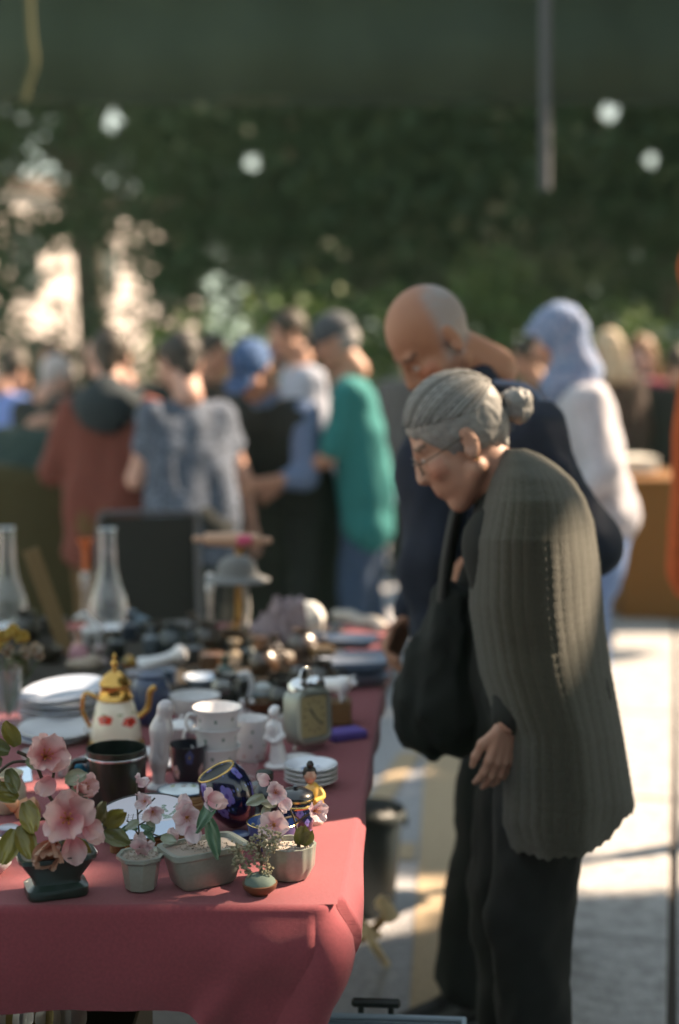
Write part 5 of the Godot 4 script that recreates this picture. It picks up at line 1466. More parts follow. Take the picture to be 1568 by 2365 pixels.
func front_wares() -> void:
	# oval dish with a painted fence, leaning on a straw basket
	var im := sheet(512, 512, Color(0.82, 0.80, 0.84))
	for y in range(0, 512):
		if y > 300:
			for x in 512: if y > 300 + 14.0 * sin(x * 0.03): im.set_pixel(x, y, Color(0.74, 0.79, 0.88))
	for k in 13: im.fill_rect(Rect2i(48 + k * 25, 196 + (k * 7) % 5, 4, 74), Color(0.40, 0.37, 0.38))
	for k in 3: im.fill_rect(Rect2i(36, 208 + k * 22, 330, 3), Color(0.46, 0.43, 0.44))
	for k in 60: dab(im, 390 + 40 * sin(k * 2.3), 200 + 70 * cos(k * 1.7), 9, 7, Color(0.42, 0.50, 0.44) if k % 2 else Color(0.58, 0.62, 0.58))
	for k in 30: dab(im, 60 + 20 * sin(k * 2.9), 350 + 30 * cos(k * 1.3), 8, 5, Color(0.45, 0.60, 0.50))
	var p := on(335, 1928, 0.78)
	var s := unit(p)
	var t := thing("painted_dish", "oval dish painted with a fence, black rim, behind the twig pot", "dish", p + Vector3(-0.004, 0.022, -0.012))
	t.rotation = Vector3(0.60, -0.06, 0.13)
	var face := surface(func(u, v):
		var a: float = u * TAU
		return Vector3(cos(a) * 116 * v, 10.0 * v * v, sin(a) * 66 * v) * s, 48, 10)
	var stf := begin()
	stf.set_smooth_group(1)
	for j in 10:
		for i in 48:
			for c in [[0, 0], [1, 0], [1, 1], [0, 0], [1, 1], [0, 1]]:
				var a: float = TAU * (i + c[0]) / 48.0
				var v: float = (j + c[1]) / 10.0
				stf.set_uv(Vector2(0.5 + cos(a) * v * 0.49, 0.5 + sin(a) * v * 0.49))
				stf.add_vertex(Vector3(cos(a) * 116 * v, 10.0 * v * v, sin(a) * 66 * v) * s)
	part(t, "plate", done(stf), printed(im, 0.25))
	part(t, "rim", tube(range(49).map(func(i): return Vector3(cos(TAU * i / 48.0) * 116, 9.0, sin(TAU * i / 48.0) * 66) * s), [2.2 * s], 6), mat(0.03, 0.03, 0.03, 0.3))
	part(t, "back", lathe([[0, -8], [60, -7], [114, 8]], s, 40, 2.0, 0.6), mats.white_china)
	# straw basket under it
	p = on(360, 1945)
	s = unit(p)
	var straw := mat(0.36, 0.20, 0.09, 0.8)
	var bk := thing("straw_basket", "low brown straw basket under the painted dish", "basket", p)
	for k in 7:
		var r := 96.0 + k * 2.0
		part(bk, "coil", tube(range(41).map(func(i): return Vector3(cos(TAU * i / 40.0) * r * s, (4 + k * 7.5) * s + 0.0008 * sin(i * 7.0 + k), sin(TAU * i / 40.0) * r * 0.55 * s)), [4.4 * s], 6), straw if k % 2 else mat(0.26, 0.12, 0.05, 0.8))
	part(bk, "bottom", lathe([[0, 3], [96, 3]], s, 30, 2.0, 0.55), straw)
	# round box with a painted enamel lid
	var lid := sheet(256, 256, Color(0.80, 0.84, 0.86))
	for k in 26: dab(lid, 128 + 60 * sin(k * 2.1), 110 + 30 * cos(k * 1.4), 11, 8, [Color(0.55, 0.40, 0.30), Color(0.45, 0.55, 0.22), Color(0.66, 0.68, 0.45)][k % 3])
	p = on(424, 1868)
	s = unit(p)
	t = thing("trinket_box", "round woven trinket box with white painted enamel lid", "box", p)
	for k in 5: part(t, "coil", tube(range(33).map(func(i): return Vector3(cos(TAU * i / 32.0) * 54 * s, (4 + k * 8) * s, sin(TAU * i / 32.0) * 46 * s) * (1.0 + 0.012 * sin(i * 5.0 + k * 3.0))), [4.6 * s], 6), mat(0.42, 0.24, 0.10, 0.8) if k % 2 else mat(0.50, 0.32, 0.16, 0.8))
	part(t, "liner", lathe([[0, 1], [50, 1], [51, 42], [0, 42]], s, 24, 2.0, 0.86), mat(0.25, 0.13, 0.05, 0.8))
	var stl := begin()
	stl.set_smooth_group(1)
	for j in 6:
		for i in 36:
			for c in [[0, 0], [1, 0], [1, 1], [0, 0], [1, 1], [0, 1]]:
				var a: float = TAU * (i + c[0]) / 36.0
				var v: float = (j + c[1]) / 6.0
				stl.set_uv(Vector2(0.5 + cos(a) * v * 0.49, 0.5 + sin(a) * v * 0.49))
				stl.add_vertex(Vector3(cos(a) * 58 * v, 56.0 - 9.0 * v * v, sin(a) * 50 * v) * s)
	part(t, "lid", done(stl), printed(lid, 0.2))
	part(t, "rim", tube(range(37).map(func(i): return Vector3(cos(TAU * i / 36.0) * 58, 46.0, sin(TAU * i / 36.0) * 50) * s), [2.4 * s], 6), mat(0.05, 0.10, 0.16, 0.3))
	# cobalt ginger jar, tilted, with mauve flowers and a gilt lip
	var cb := sheet(512, 256, Color(0.045, 0.075, 0.20))
	for k in 14: posy(cb, 30 + k * 37, [70, 120, 160, 95][k % 4], [19, 14, 17][k % 3], Color(0.45, 0.42, 0.70), Color(0.30, 0.25, 0.55))
	for k in 70: dab(cb, (k * 67) % 512, 50 + (k * 41) % 130, 3, 3, Color(0.36, 0.42, 0.66))
	var cobalt := printed(cb, 0.15)
	p = on(535, 1912)
	s = unit(p)
	t = thing("blue_vase", "cobalt blue vase with mauve flowers tipped toward the left", "vase", p + Vector3(0.012, 0.024, 0))
	t.rotation = Vector3(-0.05, 0.3, 0.46)
	part(t, "body", lathe([[0, -20], [30, -20], [36, -14], [52, 20], [60, 55], [58, 88], [48, 112], [44, 116], [40, 112], [52, 84], [54, 55], [30, -10], [0, -12]], s, 44), cobalt)
	part(t, "lip", tube(range(37).map(func(i): return Vector3(cos(TAU * i / 36.0) * 44, 115.0, sin(TAU * i / 36.0) * 44) * s), [2.6 * s], 6), mats.gold_rim)
	part(t, "mouth", lathe([[0, 96], [43, 112]], s, 30), mat(0.012, 0.012, 0.014, 0.4))
	# little bottle, lidded jar and bowl in the same blue
	var ink := glaze(0.010, 0.012, 0.018, 0.1)
	t = ware("small_bottle", "small black stoppered bottle between the blue vase and lidded jar", "bottle", "", 612, 1880, [["body", [[0, 0], [24, 0], [30, 8], [32, 44], [24, 62], [14, 72], [14, 78], [0, 78]], ink], ["stopper", [[0, 77], [17, 78], [20, 82], [20, 98], [16, 102], [0, 103]], mat(0.02, 0.025, 0.02, 0.5)]])
	ware("lidded_jar", "black lidded jar with a gold rim beside the yellow figurine", "jar", "", 683, 1935, [["body", [[0, 0], [30, 0], [38, 10], [41, 50], [40, 88], [34, 94], [0, 94]], cobalt], ["lid", [[42, 92], [43, 99], [40, 106], [26, 114], [0, 117]], ink], ["rim", [[40, 90], [43.5, 92], [43.5, 96], [40, 98]], mats.gold_rim], ["lower_rim", [[40.6, 76], [42, 78], [42, 81], [40.6, 83]], mats.gold_rim], ["knob", [[0, 115], [5, 117], [7, 122], [0, 126]], ink]])
	ware("blue_bowl", "glossy blue bowl behind the open pale flower", "bowl", "", 630, 1962, [["bowl", cup_profile(60, 66, 0.5), glaze(0.04, 0.09, 0.28, 0.08)], ["rim", [[59.5, 65], [61, 66.5], [59.5, 68], [57.6, 66.5], [59.5, 65]], mats.gold_rim]])
	# yellow robed figurine
	p = on(722, 1900)
	s = unit(p)
	t = thing("figurine", "yellow and white robed figurine with dark topknot at table edge", "figurine", p)
	var yim := sheet(64, 256, Color(0.86, 0.68, 0.30))
	yim.fill_rect(Rect2i(0, 0, 64, 90), Color(0.86, 0.80, 0.72))
	part(t, "robe", lathe([[0, 0], [24, 0], [28, 10], [27, 40], [22, 66], [17, 86], [8, 96], [0, 98]], s, 24, 2.0, 0.8), printed(yim, 0.3))
	part(t, "head", lathe([[0, 92], [8, 96], [14, 106], [15, 114], [11, 124], [0, 128]], s, 16), glaze(0.48, 0.26, 0.18), Vector3(-0.004, 0, 0.002))
	part(t, "hair", lathe([[15, 110], [17, 118], [13, 130], [0, 134]], s, 16), mat(0.025, 0.018, 0.014, 0.5), Vector3(-0.005, 0, -0.002))
	part(t, "topknot", lathe([[0, 128], [7, 132], [9, 139], [5, 146], [0, 148]], s, 12), mat(0.025, 0.018, 0.014, 0.5), Vector3(-0.004, 0, 0))
	for sx in [-1, 1]: part(t, "sleeve", tube(catmull([Vector3(sx * 14, 84, 2) * s, Vector3(sx * 24, 66, 8) * s, Vector3(sx * 6, 58, 22) * s], 4), [6.5 * s], 8), glaze(0.72, 0.48, 0.10))
	# saucers
	for k in 4:
		var bl := sheet(256, 256, Color(0.84, 0.85, 0.88))
		for j in 40: dab(bl, (j * 57) % 256, 205 + (j * 31) % 40, 10, 7, Color(0.40, 0.48, 0.66))
		ware("saucer", ["lowest white saucer of the stack by the alarm clock", "second saucer up in the stack by the alarm clock", "third saucer up in the stack by the alarm clock", "top white saucer with blue pattern by the alarm clock"][k], "saucer", "stacked saucers", 718, 1812, [["saucer", plate_profile(62, 15), printed(bl, 0.2) if k == 3 else mats.white_china, 40]], 0.753 + k * 0.0085, 0.3 * k)
	# white porcelain bird, tall and thin
	p = on(366, 1822)
	s = unit(p)
	t = thing("bird_figurine", "tall pale porcelain bird figurine with hooked beak", "figurine", p)
	t.rotation.z = -0.06
	var por := glaze(0.50, 0.46, 0.48, 0.2)
	part(t, "body", blob([cap(Vector3(0, 10, 0) * s, Vector3(-2, 70, 0) * s, 13 * s, 19 * s), cap(Vector3(-2, 70, 0) * s, Vector3(0, 140, 0) * s, 20 * s, 25 * s), cap(Vector3(0, 140, 0) * s, Vector3(6, 186, 2) * s, 23 * s, 17 * s), egg(Vector3(9, 196, 2) * s, Vector3(17, 16, 15) * s)], 0.0026, 0.012), por)
	part(t, "beak", blob([cap(Vector3(20, 198, 4) * s, Vector3(27, 186, 5) * s, 7 * s, 3 * s)], 0.0015, 0.003), glaze(0.55, 0.42, 0.42))
	for sx in [-1, 1]: part(t, "wing", blob([egg(Vector3(-2 + sx * 4, 120, sx * 16) * s, Vector3(12, 62, 9) * s, Basis(Vector3.BACK, 0.06))], 0.0026, 0.006), glaze(0.44, 0.40, 0.42, 0.2))
	part(t, "base", lathe([[0, 0], [26, 0], [28, 6], [20, 14], [0, 18]], s, 18), por)
	# dark glass mug
	t = ware("dark_mug", "dark green glass mug with silver glints beside the pale bird", "mug", "", 270, 1852, [["mug", [[0, 4], [54, 4], [58, 0], [64, 4], [68, 60], [70, 128], [66, 128], [62, 60], [54, 14], [0, 12]], glaze(0.006, 0.011, 0.008, 0.06), 14], ["band", [[69.6, 108], [71.2, 109], [71.4, 113], [69.8, 114]], mats.silver]])
	handle(t, unit(t.position), [[-64, 100, 12], [-96, 96, 20], [-98, 40, 20], [-62, 30, 12]], 7, glaze(0.006, 0.011, 0.008, 0.06))
	# crumpled teal cloth and a pocket mirror, a shell and trinkets at the far left
	p = on(205, 1850)
	s = unit(p)
	var o := part(self, "teal_cloth", blob([egg(Vector3(0, 26, 0) * s, Vector3(40, 44, 30) * s), egg(Vector3(-22, 60, 4) * s, Vector3(20, 34, 18) * s), egg(Vector3(14, 70, 0) * s, Vector3(14, 22, 18) * s)], 0.003, 0.01, 0.008, 34.0), cloth_mat(0.02, 0.16, 0.26, 141))
	o.position = p
	tag(o, "crumpled teal blue cloth behind the pink flowers", "cloth")
	o = part(self, "pocket_mirror", box_mesh(Vector3(70, 4, 52) * s, 0.002), mat(0.8, 0.88, 0.95, 0.05, 1.0), on(40, 1830) + Vector3(0, 0.03, 0))
	o.rotation = Vector3(0.5, 0.3, 0.1)
	tag(o, "small tilted pocket mirror reflecting the sky at the left", "mirror")
	o = part(self, "cream_jug", lathe([[0, 0], [34, 0], [44, 20], [46, 50], [36, 72], [40, 86], [36, 86], [32, 70], [0, 60]], s, 26), glaze(0.50, 0.44, 0.33), on(15, 1870))
	tag(o, "cream jug with brown speckles behind the olive leaves", "jug")
	o = part(self, "paperweight", lathe([[0, 0], [26, 0], [42, 16], [44, 38], [30, 62], [0, 70]], s, 26), printed(lid, 0.1), on(-22, 2012))
	tag(o, "pale blue glass paperweight cut by the left edge", "paperweight")
	var cc := on(95, 1880)
	o = part(self, "conch_shell", lathe([[0, 0], [10, 6], [26, 22], [32, 34], [22, 44], [26, 50], [14, 62], [16, 68], [6, 84], [0, 96]], s, 20, 2.0, 0.8, 3, 0.06), mat(0.50, 0.25, 0.13, 0.4), cc)
	o.rotation = Vector3(0.3, 0.4, 1.1)
	tag(o, "orange brown spiral shell behind the big pink flower", "shell")
	o = part(self, "blue_tile", box_mesh(Vector3(62, 7, 40) * s, 0.001), china_print(9, [Color(0.25, 0.35, 0.65)], 12, 10), on(185, 1985) + Vector3(0, 0.012, 0))
	o.rotation = Vector3(0.25, 0.6, 0.15)
	tag(o, "small blue and white tile leaning behind the dark pot", "tile")
	o = part(self, "wooden_spool", lathe([[0, 0], [22, 0], [22, 8], [13, 12], [13, 40], [22, 44], [22, 52], [0, 52]], s, 20), mat(0.45, 0.21, 0.08, 0.6), on(250, 1905))
	o.rotation.z = 1.2
	tag(o, "orange wooden spool lying behind the olive leaves", "spool")
	for k in 5:
		var tp := on([272, 300, 372, 392, 258][k], [1965, 1975, 1978, 1962, 1940][k])
		o = part(self, ["ring_box", "brass_thimble", "amber_bead", "clay_cup", "brown_pebble"][k], lathe([[[0, 0], [16, 0], [16, 14], [0, 14]], [[0, 0], [12, 0], [10, 18], [0, 22]], [[0, 0], [12, 6], [14, 14], [8, 24], [0, 26]], [[0, 0], [14, 0], [20, 26], [17, 26], [12, 4], [0, 4]], [[0, 0], [20, 4], [24, 12], [12, 20], [0, 22]]][k], s, 18), [mat(0.20, 0.10, 0.04, 0.6), mats.brass, glaze(0.40, 0.16, 0.03), mat(0.30, 0.15, 0.08, 0.8), mat(0.12, 0.09, 0.06, 0.6)][k], tp)
		tag(o, ["small round brown ring box behind the twig pot", "tiny brass thimble behind the twig pot", "amber bead between the twig pot and oblong pot", "tiny clay cup behind the oblong pot corner", "brown pebble under the olive leaves"][k], ["box", "thimble", "bead", "cup", "pebble"][k])

func middle_wares() -> void:
	# stacked tea cups
	var rose := Color(0.74, 0.56, 0.58)
	var sage := Color(0.42, 0.54, 0.52)
	var cup_m := china_print(3, [rose, sage], 14, 6)
	for k in 3:
		var t := ware("tea_cup", ["lowest flowered tea cup in the tall front stack", "middle flowered tea cup in the tall front stack", "top open flowered tea cup in the tall front stack"][k], "cup", "stacked tea cups", 500 + k * 1.5, 1788, [["cup", [[0, 3], [32, 3], [33, 0], [36, 0], [38, 6], [46, 22], [47, 44], [57, 68], [55, 68], [45, 44], [44, 22], [34, 9], [0, 8]], cup_m, 40], ["rim", [[56.6, 67.4], [57.6, 68.6], [56, 69.6], [54.8, 68.4]], mats.white_china, 40]], 0.753 + k * 0.036, 2.6 + 0.5 * k)
		handle(t, unit(t.position), [[48, 52], [70, 58], [76, 36], [62, 20], [44, 24]], 4, mats.white_china)
	for k in 2:
		var t := ware("tea_cup", ["lower tea cup of the short stack behind the tall stack", "upper tea cup of the short stack behind the tall stack"][k], "cup", "stacked tea cups", 578, 1752, [["cup", [[0, 3], [28, 3], [29, 0], [32, 0], [34, 6], [40, 34], [43, 62], [41, 62], [38, 34], [30, 9], [0, 8]], cup_m, 36]], 0.753 + k * 0.028, 1.0 + k)
		handle(t, unit(t.position), [[38, 48], [56, 52], [60, 34], [50, 20], [36, 22]], 3.5, mats.white_china)
	# standing white figurine
	var p := on(640, 1770)
	var s := unit(p)
	var t := thing("figurine", "white porcelain standing woman figurine beside the alarm clock", "figurine", p)
	t.rotation.z = 0.05
	part(t, "figure", blob([cap(Vector3(4, 6, 0) * s, Vector3(2, 60, 0) * s, 22 * s, 14 * s), cap(Vector3(2, 60, 0) * s, Vector3(-4, 92, 0) * s, 13 * s, 15 * s), cap(Vector3(-4, 92, 0) * s, Vector3(-3, 116, 0) * s, 14 * s, 6 * s), egg(Vector3(-2, 128, 1) * s, Vector3(11, 13, 12) * s), egg(Vector3(4, 136, -4) * s, Vector3(9, 8, 9) * s), cap(Vector3(-12, 98, 0) * s, Vector3(-22, 70, 8) * s, 6 * s, 5 * s), cap(Vector3(-22, 70, 8) * s, Vector3(-6, 62, 16) * s, 5 * s, 4 * s), cap(Vector3(10, 100, 0) * s, Vector3(18, 74, 8) * s, 6 * s, 5 * s), cap(Vector3(18, 74, 8) * s, Vector3(4, 64, 18) * s, 5 * s, 4 * s)], 0.0022, 0.006, 0.002, 60.0), glaze(0.74, 0.72, 0.74))
	part(t, "base", lathe([[0, 0], [28, 0], [30, 5], [24, 10], [0, 12]], s, 20), glaze(0.74, 0.72, 0.74))
	# twin bell alarm clock
	p = on(712, 1728)
	s = unit(p)
	t = thing("alarm_clock", "silver twin bell alarm clock with tan square dial", "clock", p + Vector3(0, 0.004, 0))
	t.rotation = Vector3(-0.10, 0.80, -0.06)
	s *= 1.14
	part(t, "case", lathe([[0, -26], [40, -26], [50, -18], [52, 14], [48, 22], [42, 24], [40, 18], [0, 18]], s, 48, 5.0, 1.12), mat(0.36, 0.37, 0.32, 0.35, 0.4)).transform = Transform3D(Basis(Vector3.RIGHT, PI / 2), Vector3(0, 62, 0) * s)
	var dial := sheet(256, 256, Color(0.74, 0.66, 0.44))
	for k in 12:
		var a := TAU * k / 12.0
		for j in 5: dab(dial, 128 + cos(a) * (88 + j * 3), 128 + sin(a) * (88 + j * 3), 5, 5, Color(0.16, 0.13, 0.09))
	var df := begin()
	df.set_smooth_group(-1)
	tri(df, Vector3(-36, 22, 19.5) * s, Vector3(-36, 104, 19.5) * s, Vector3(36, 104, 19.5) * s, Vector2(0, 1), Vector2(0, 0), Vector2(1, 0))
	tri(df, Vector3(-36, 22, 19.5) * s, Vector3(36, 104, 19.5) * s, Vector3(36, 22, 19.5) * s, Vector2(0, 1), Vector2(1, 0), Vector2(1, 1))
	var dd := part(t, "dial", done(df), printed(dial, 0.5, false))
	part(dd, "hand", tube([Vector3(0, 63, 20.5) * s, Vector3(-12, 80, 20.5) * s], [1.6 * s], 5), mat(0.02, 0.02, 0.02, 0.5))
	part(dd, "hand", tube([Vector3(0, 63, 21) * s, Vector3(20, 44, 21) * s], [1.3 * s], 5), mat(0.02, 0.02, 0.02, 0.5))
	part(t, "crystal", box_mesh(Vector3(78, 88, 1.0) * s, 0.0002, Vector3(0, 63, 23) * s), mats.clear)
	for sx in [-1, 1]:
		part(t, "bell", lathe([[0, 20], [8, 19], [18, 12], [22, 0], [20, 0], [16, 10], [0, 17]], s, 24), mats.silver, Vector3(sx * 24, 122, 0) * s).rotation.z = -sx * 0.35
		part(t, "foot", tube([Vector3(sx * 34, 12, 0) * s, Vector3(sx * 40, -4, 0) * s], [4 * s, 3 * s], 8), mats.silver)
	handle(t, s, [[-20, 138], [-10, 156], [10, 156], [20, 138]], 2.4, mats.silver, "carrying_handle")
	tag(part(self, "purple_box", box_mesh(Vector3(80, 18, 52) * s, 0.003), cloth_mat(0.11, 0.07, 0.30, 151), on(798, 1702) + Vector3(0, 0.007, 0)), "flat purple box at the table edge behind the clock", "box")
	get_node("purple_box").rotation.y = 0.5
	# little things filling the gaps
	var gap_list := [["salt_shaker", 310, 1790, 0, [0.62, 0.60, 0.60], "white salt shaker between the dark mug and the pale bird", "shaker"],
		["small_saucer", 405, 1770, 1, [0.50, 0.52, 0.58], "small bluish saucer under the sugar bowl", "saucer"],
		["thimble_cup", 470, 1842, 2, [0.58, 0.54, 0.52], "tiny cream cup before the tall cup stack", "cup"],
		["thimble_cup", 600, 1835, 2, [0.40, 0.42, 0.44], "tiny grey cup left of the small black bottle", "cup"],
		["small_saucer", 690, 1760, 1, [0.64, 0.62, 0.62], "small white saucer behind the saucer stack", "saucer"],
		["pill_box", 665, 1850, 3, [0.30, 0.16, 0.06], "round brown pill box left of the lidded jar", "box"],
		["pill_box", 555, 1945, 3, [0.05, 0.08, 0.18], "round navy pill box behind the oblong pot", "box"],
		["salt_shaker", 150, 1790, 0, [0.20, 0.24, 0.26], "grey shaker between the big pink flowers", "shaker"],
		["thimble_cup", 70, 1760, 2, [0.60, 0.58, 0.58], "tiny white cup behind the topmost pink flower", "cup"],
		["small_saucer", 215, 1765, 1, [0.42, 0.46, 0.52], "small grey blue saucer before the brass pot", "saucer"],
		["pill_box", 20, 1930, 3, [0.12, 0.16, 0.24], "round blue pill box beside the glass paperweight", "box"],
		["salt_shaker", 690, 1700, 0, [0.55, 0.50, 0.46], "cream shaker left of the alarm clock foot", "shaker"],
		["small_saucer", 330, 1745, 1, [0.60, 0.58, 0.60], "small white saucer behind the pale bird", "saucer"],
		["pill_box", 400, 1690, 3, [0.16, 0.10, 0.05], "round wooden pill box left of the white bowl", "box"],
		["thimble_cup", 655, 1680, 2, [0.62, 0.60, 0.58], "tiny cream cup behind the standing figurine", "cup"],
		["small_saucer", 575, 1880, 1, [0.54, 0.53, 0.56], "small pale saucer right of the cobalt vase", "saucer"]]
	for e in gap_list:
		var gp := on(e[1], e[2])
		var go := part(self, e[0], lathe([[[0, 0], [14, 0], [16, 6], [12, 34], [14, 42], [8, 50], [0, 52]], plate_profile(40, 10), cup_profile(20, 28, 0.6), [[0, 0], [22, 0], [23, 3], [23, 14], [24, 15], [24, 21], [20, 24], [0, 25]]][e[3]], unit(gp), 26), glaze(e[4][0], e[4][1], e[4][2], 0.2), gp)
		tag(go, e[5], e[6], {"shaker": "small shakers", "saucer": "small loose saucers", "cup": "tiny cups", "box": "round pill boxes"}[e[6]])
	# brass coffee pot with an enamel panel
	var en := sheet(512, 256, Color(0.88, 0.84, 0.76))
	for k in 5: posy(en, 60 + k * 96, 130 + 20 * (k % 2), 30, Color(0.78, 0.16, 0.06), Color(0.25, 0.08, 0.03))
	for k in 8: dab(en, 30 + k * 66, 180, 14, 5, Color(0.42, 0.48, 0.2))
	t = ware("coffee_pot", "brass coffee pot with white enamel panel of red poppies", "pot", "", 268, 1722, [["foot", [[0, 0], [64, 0], [66, 8], [60, 16], [0, 16]], mats.brass], ["body", [[58, 16], [60, 26], [54, 60], [44, 96], [38, 108]], printed(en, 0.25), 40], ["neck", [[38, 107], [42, 112], [38, 118], [33, 136], [36, 144], [32, 146]], mats.brass], ["lid", [[37, 145], [34, 152], [24, 166], [10, 176], [0, 178]], mats.brass], ["finial", [[0, 176], [5, 178], [4, 184], [8, 188], [8, 196], [4, 202], [5, 208], [0, 220]], mats.brass, 16]])
	s = unit(t.position)
	handle(t, s, [[-44, 112, -4], [-70, 120, -8], [-78, 80, -10], [-58, 40, -6]], 5, mats.brass)
	handle(t, s, [[44, 60, -10], [70, 80, -20], [78, 120, -24], [90, 132, -26]], 7, mats.brass, "spout")
	t = ware("small_cup", "small white cup with pink flower before the brass pot", "cup", "", 240, 1712, [["cup", cup_profile(27, 46, 0.65), china_print(4, [Color(0.62, 0.32, 0.50)], 5, 15), 28], ["rim", [[26.4, 45.5], [27.6, 46.5], [26.4, 48], [24.6, 46.5]], mats.white_china, 28]])
	handle(t, unit(t.position), [[-23, 34, 4], [-40, 36, 8], [-40, 20, 8], [-20, 14, 4]], 3, mats.white_china)
	# plates
	var pl := glaze(0.52, 0.56, 0.66, 0.15)
	for k in 5:
		ware("dinner_plate", ["lowest plate of the stack left of the brass pot", "second plate up left of the brass pot", "third plate up left of the brass pot", "fourth plate up left of the brass pot", "tilted top plate of the stack left of the brass pot"][k], "plate", "stacked dinner plates", 145 + [2, -3, 3, 0, 6][k], 1668, [["dinner_plate", plate_profile(98, 16), pl, 48]], 0.753 + [0.0, 0.013, 0.026, 0.039, 0.058][k], 0.0, Vector3(0.02, 0, 0.0) if k < 4 else Vector3(0.09, 0, 0.10))
	for k in 2:
		ware("side_plate", ["lower bluish plate in front of the plate stack", "upper white rimmed plate in front of the plate stack"][k], "plate", "side plates", 120 + k * 12, 1708, [["side_plate", plate_profile(88, 14), pl if k == 0 else mats.white_china, 44]], 0.755 + k * 0.011, 0.0, Vector3(0.06, 0, -0.03))
	# white bowl, dark blue jar
	ware("white_bowl", "plain white bowl behind the tall stack of tea cups", "bowl", "", 450, 1668, [["white_bowl", cup_profile(60, 64, 0.5), mats.white_china, 40]])
	ware("blue_jar", "dark blue stoneware jar between brass pot and white bowl", "jar", "", 350, 1668, [["body", [[0, 0], [36, 0], [42, 10], [44, 80], [38, 100], [30, 106], [0, 106]], glaze(0.022, 0.040, 0.10, 0.4)], ["lid", [[33, 105], [34, 112], [20, 120], [0, 122]], glaze(0.022, 0.040, 0.10, 0.4)]])
	tag(part(self, "red_bead", lathe([[0, 0], [10, 5], [12, 12], [8, 20], [0, 22]], s, 14), mat(0.6, 0.09, 0.05, 0.4), on(515, 1622) + Vector3(0, 0.01, 0)), "small red bead right of the white bowl", "bead")
	# small glass, creamer, tiny figures between the cups
	ware("shot_glass", "small clear shot glass behind the cobalt vase", "glass", "", 574, 1802, [["shot_glass", [[0, 6], [18, 6], [20, 0], [22, 40], [20, 40], [17, 9], [0, 9]], glass(0.8, 0.85, 0.85, 0.055), 24]])
	for k in 2:
		var q := on([560, 582][k], 1655)
		var w := unit(q)
		var f := part(self, "tiny_figure", blob([cap(Vector3(0, 6, 0) * w, Vector3(0, 22, 0) * w, 9 * w, 6 * w), egg(Vector3(0, 35, 0) * w, Vector3(7, 8, 7) * w), cap(Vector3(-7, 22, 2) * w, Vector3(-10, 10, 4) * w, 3 * w, 3 * w)], 0.0025, 0.004), glaze(0.72, 0.70, 0.70), q)
		tag(f, ["left one of two tiny white porcelain figures behind the cups", "right one of two tiny white porcelain figures behind the cups"][k], "figurine", "tiny porcelain figures")
	t = ware("creamer", "silver creamer with white loop handle beyond the cups", "jug", "", 522, 1622, [["body", [[0, 0], [22, 0], [34, 16], [36, 40], [26, 58], [30, 68], [26, 68], [22, 56], [0, 50]], mat(0.20, 0.20, 0.20, 0.25, 0.8)]])
	handle(t, unit(t.position) if t.position != Vector3.ZERO else s, [[28, 62], [50, 66], [60, 40], [52, 6]], 7, mats.white_china)
	ware("jar", "small grey jar with turquoise band beyond the cups", "jar", "", 607, 1620, [["body", [[0, 0], [24, 0], [25, 20], [0, 20]], mat(0.05, 0.20, 0.30, 0.3)], ["lid", [[25, 20], [22, 36], [10, 44], [0, 45]], glaze(0.36, 0.38, 0.38)]])
	ware("blue_dish", "shallow white and blue dish beyond the white bowl", "dish", "", 470, 1585, [["blue_dish", plate_profile(46, 22), glaze(0.40, 0.48, 0.60, 0.2), 32]])
	ware("flower_cup", "dark cup with a pink and white flower left of the tall stack", "cup", "", 434, 1800, [["flower_cup", cup_profile(44, 84, 0.7), china_print(6, [Color(0.80, 0.66, 0.66), Color(0.26, 0.30, 0.48)], 7, 18, Color(0.13, 0.14, 0.18)), 30]])
	ware("sugar_bowl", "grey patterned sugar bowl left of the tall cup stack", "bowl", "", 420, 1720, [["bowl", cup_profile(36, 44, 0.6), china_print(8, [Color(0.35, 0.38, 0.5)], 9, 12, Color(0.62, 0.61, 0.62)), 28], ["lid", [[34, 45], [24, 56], [4, 60], [5, 68], [0, 70]], mats.white_china, 28]])
	# bull on a wooden box
	p = on(770, 1668)
	s = unit(p)
	tag(part(self, "wooden_box", box_mesh(Vector3(84, 54, 60) * s, 0.003, Vector3(0, 27, 0) * s), textured(noise_tex(0.05, lin(0.10, 0.05, 0.02), lin(0.26, 0.14, 0.05), 152), 10.0, 0.5), p), "brown wooden box carrying the white porcelain bull", "box")
	var bull := part(self, "bull_figurine", blob([cap(Vector3(-26, 34, 0) * s, Vector3(18, 38, 0) * s, 17 * s, 20 * s), cap(Vector3(18, 46, 0) * s, Vector3(36, 52, 0) * s, 13 * s, 9 * s), egg(Vector3(46, 48, 0) * s, Vector3(13, 9, 9) * s, Basis(Vector3.BACK, -0.4)), cap(Vector3(40, 58, 6) * s, Vector3(46, 66, 14) * s, 3.5 * s, 1.5 * s), cap(Vector3(40, 58, -6) * s, Vector3(46, 66, -14) * s, 3.5 * s, 1.5 * s), cap(Vector3(-30, 30, 8) * s, Vector3(-32, 3, 9) * s, 7 * s, 4.5 * s), cap(Vector3(-30, 30, -8) * s, Vector3(-28, 3, -9) * s, 7 * s, 4.5 * s), cap(Vector3(20, 30, 9) * s, Vector3(22, 3, 10) * s, 7 * s, 4.5 * s), cap(Vector3(20, 30, -9) * s, Vector3(16, 3, -10) * s, 7 * s, 4.5 * s), cap(Vector3(-42, 44, 0) * s, Vector3(-50, 14, 2) * s, 2.4 * s, 2.4 * s)], 0.0026, 0.006), glaze(0.74, 0.72, 0.73), p + Vector3(0.006, 54 * s, 0.008))
	bull.rotation = Vector3(0, -0.6, 0)
	tag(bull, "white porcelain bull standing on the brown wooden box", "figurine")
	# pepper mill lying beside a ball
	p = on(370, 1545)
	s = unit(p)
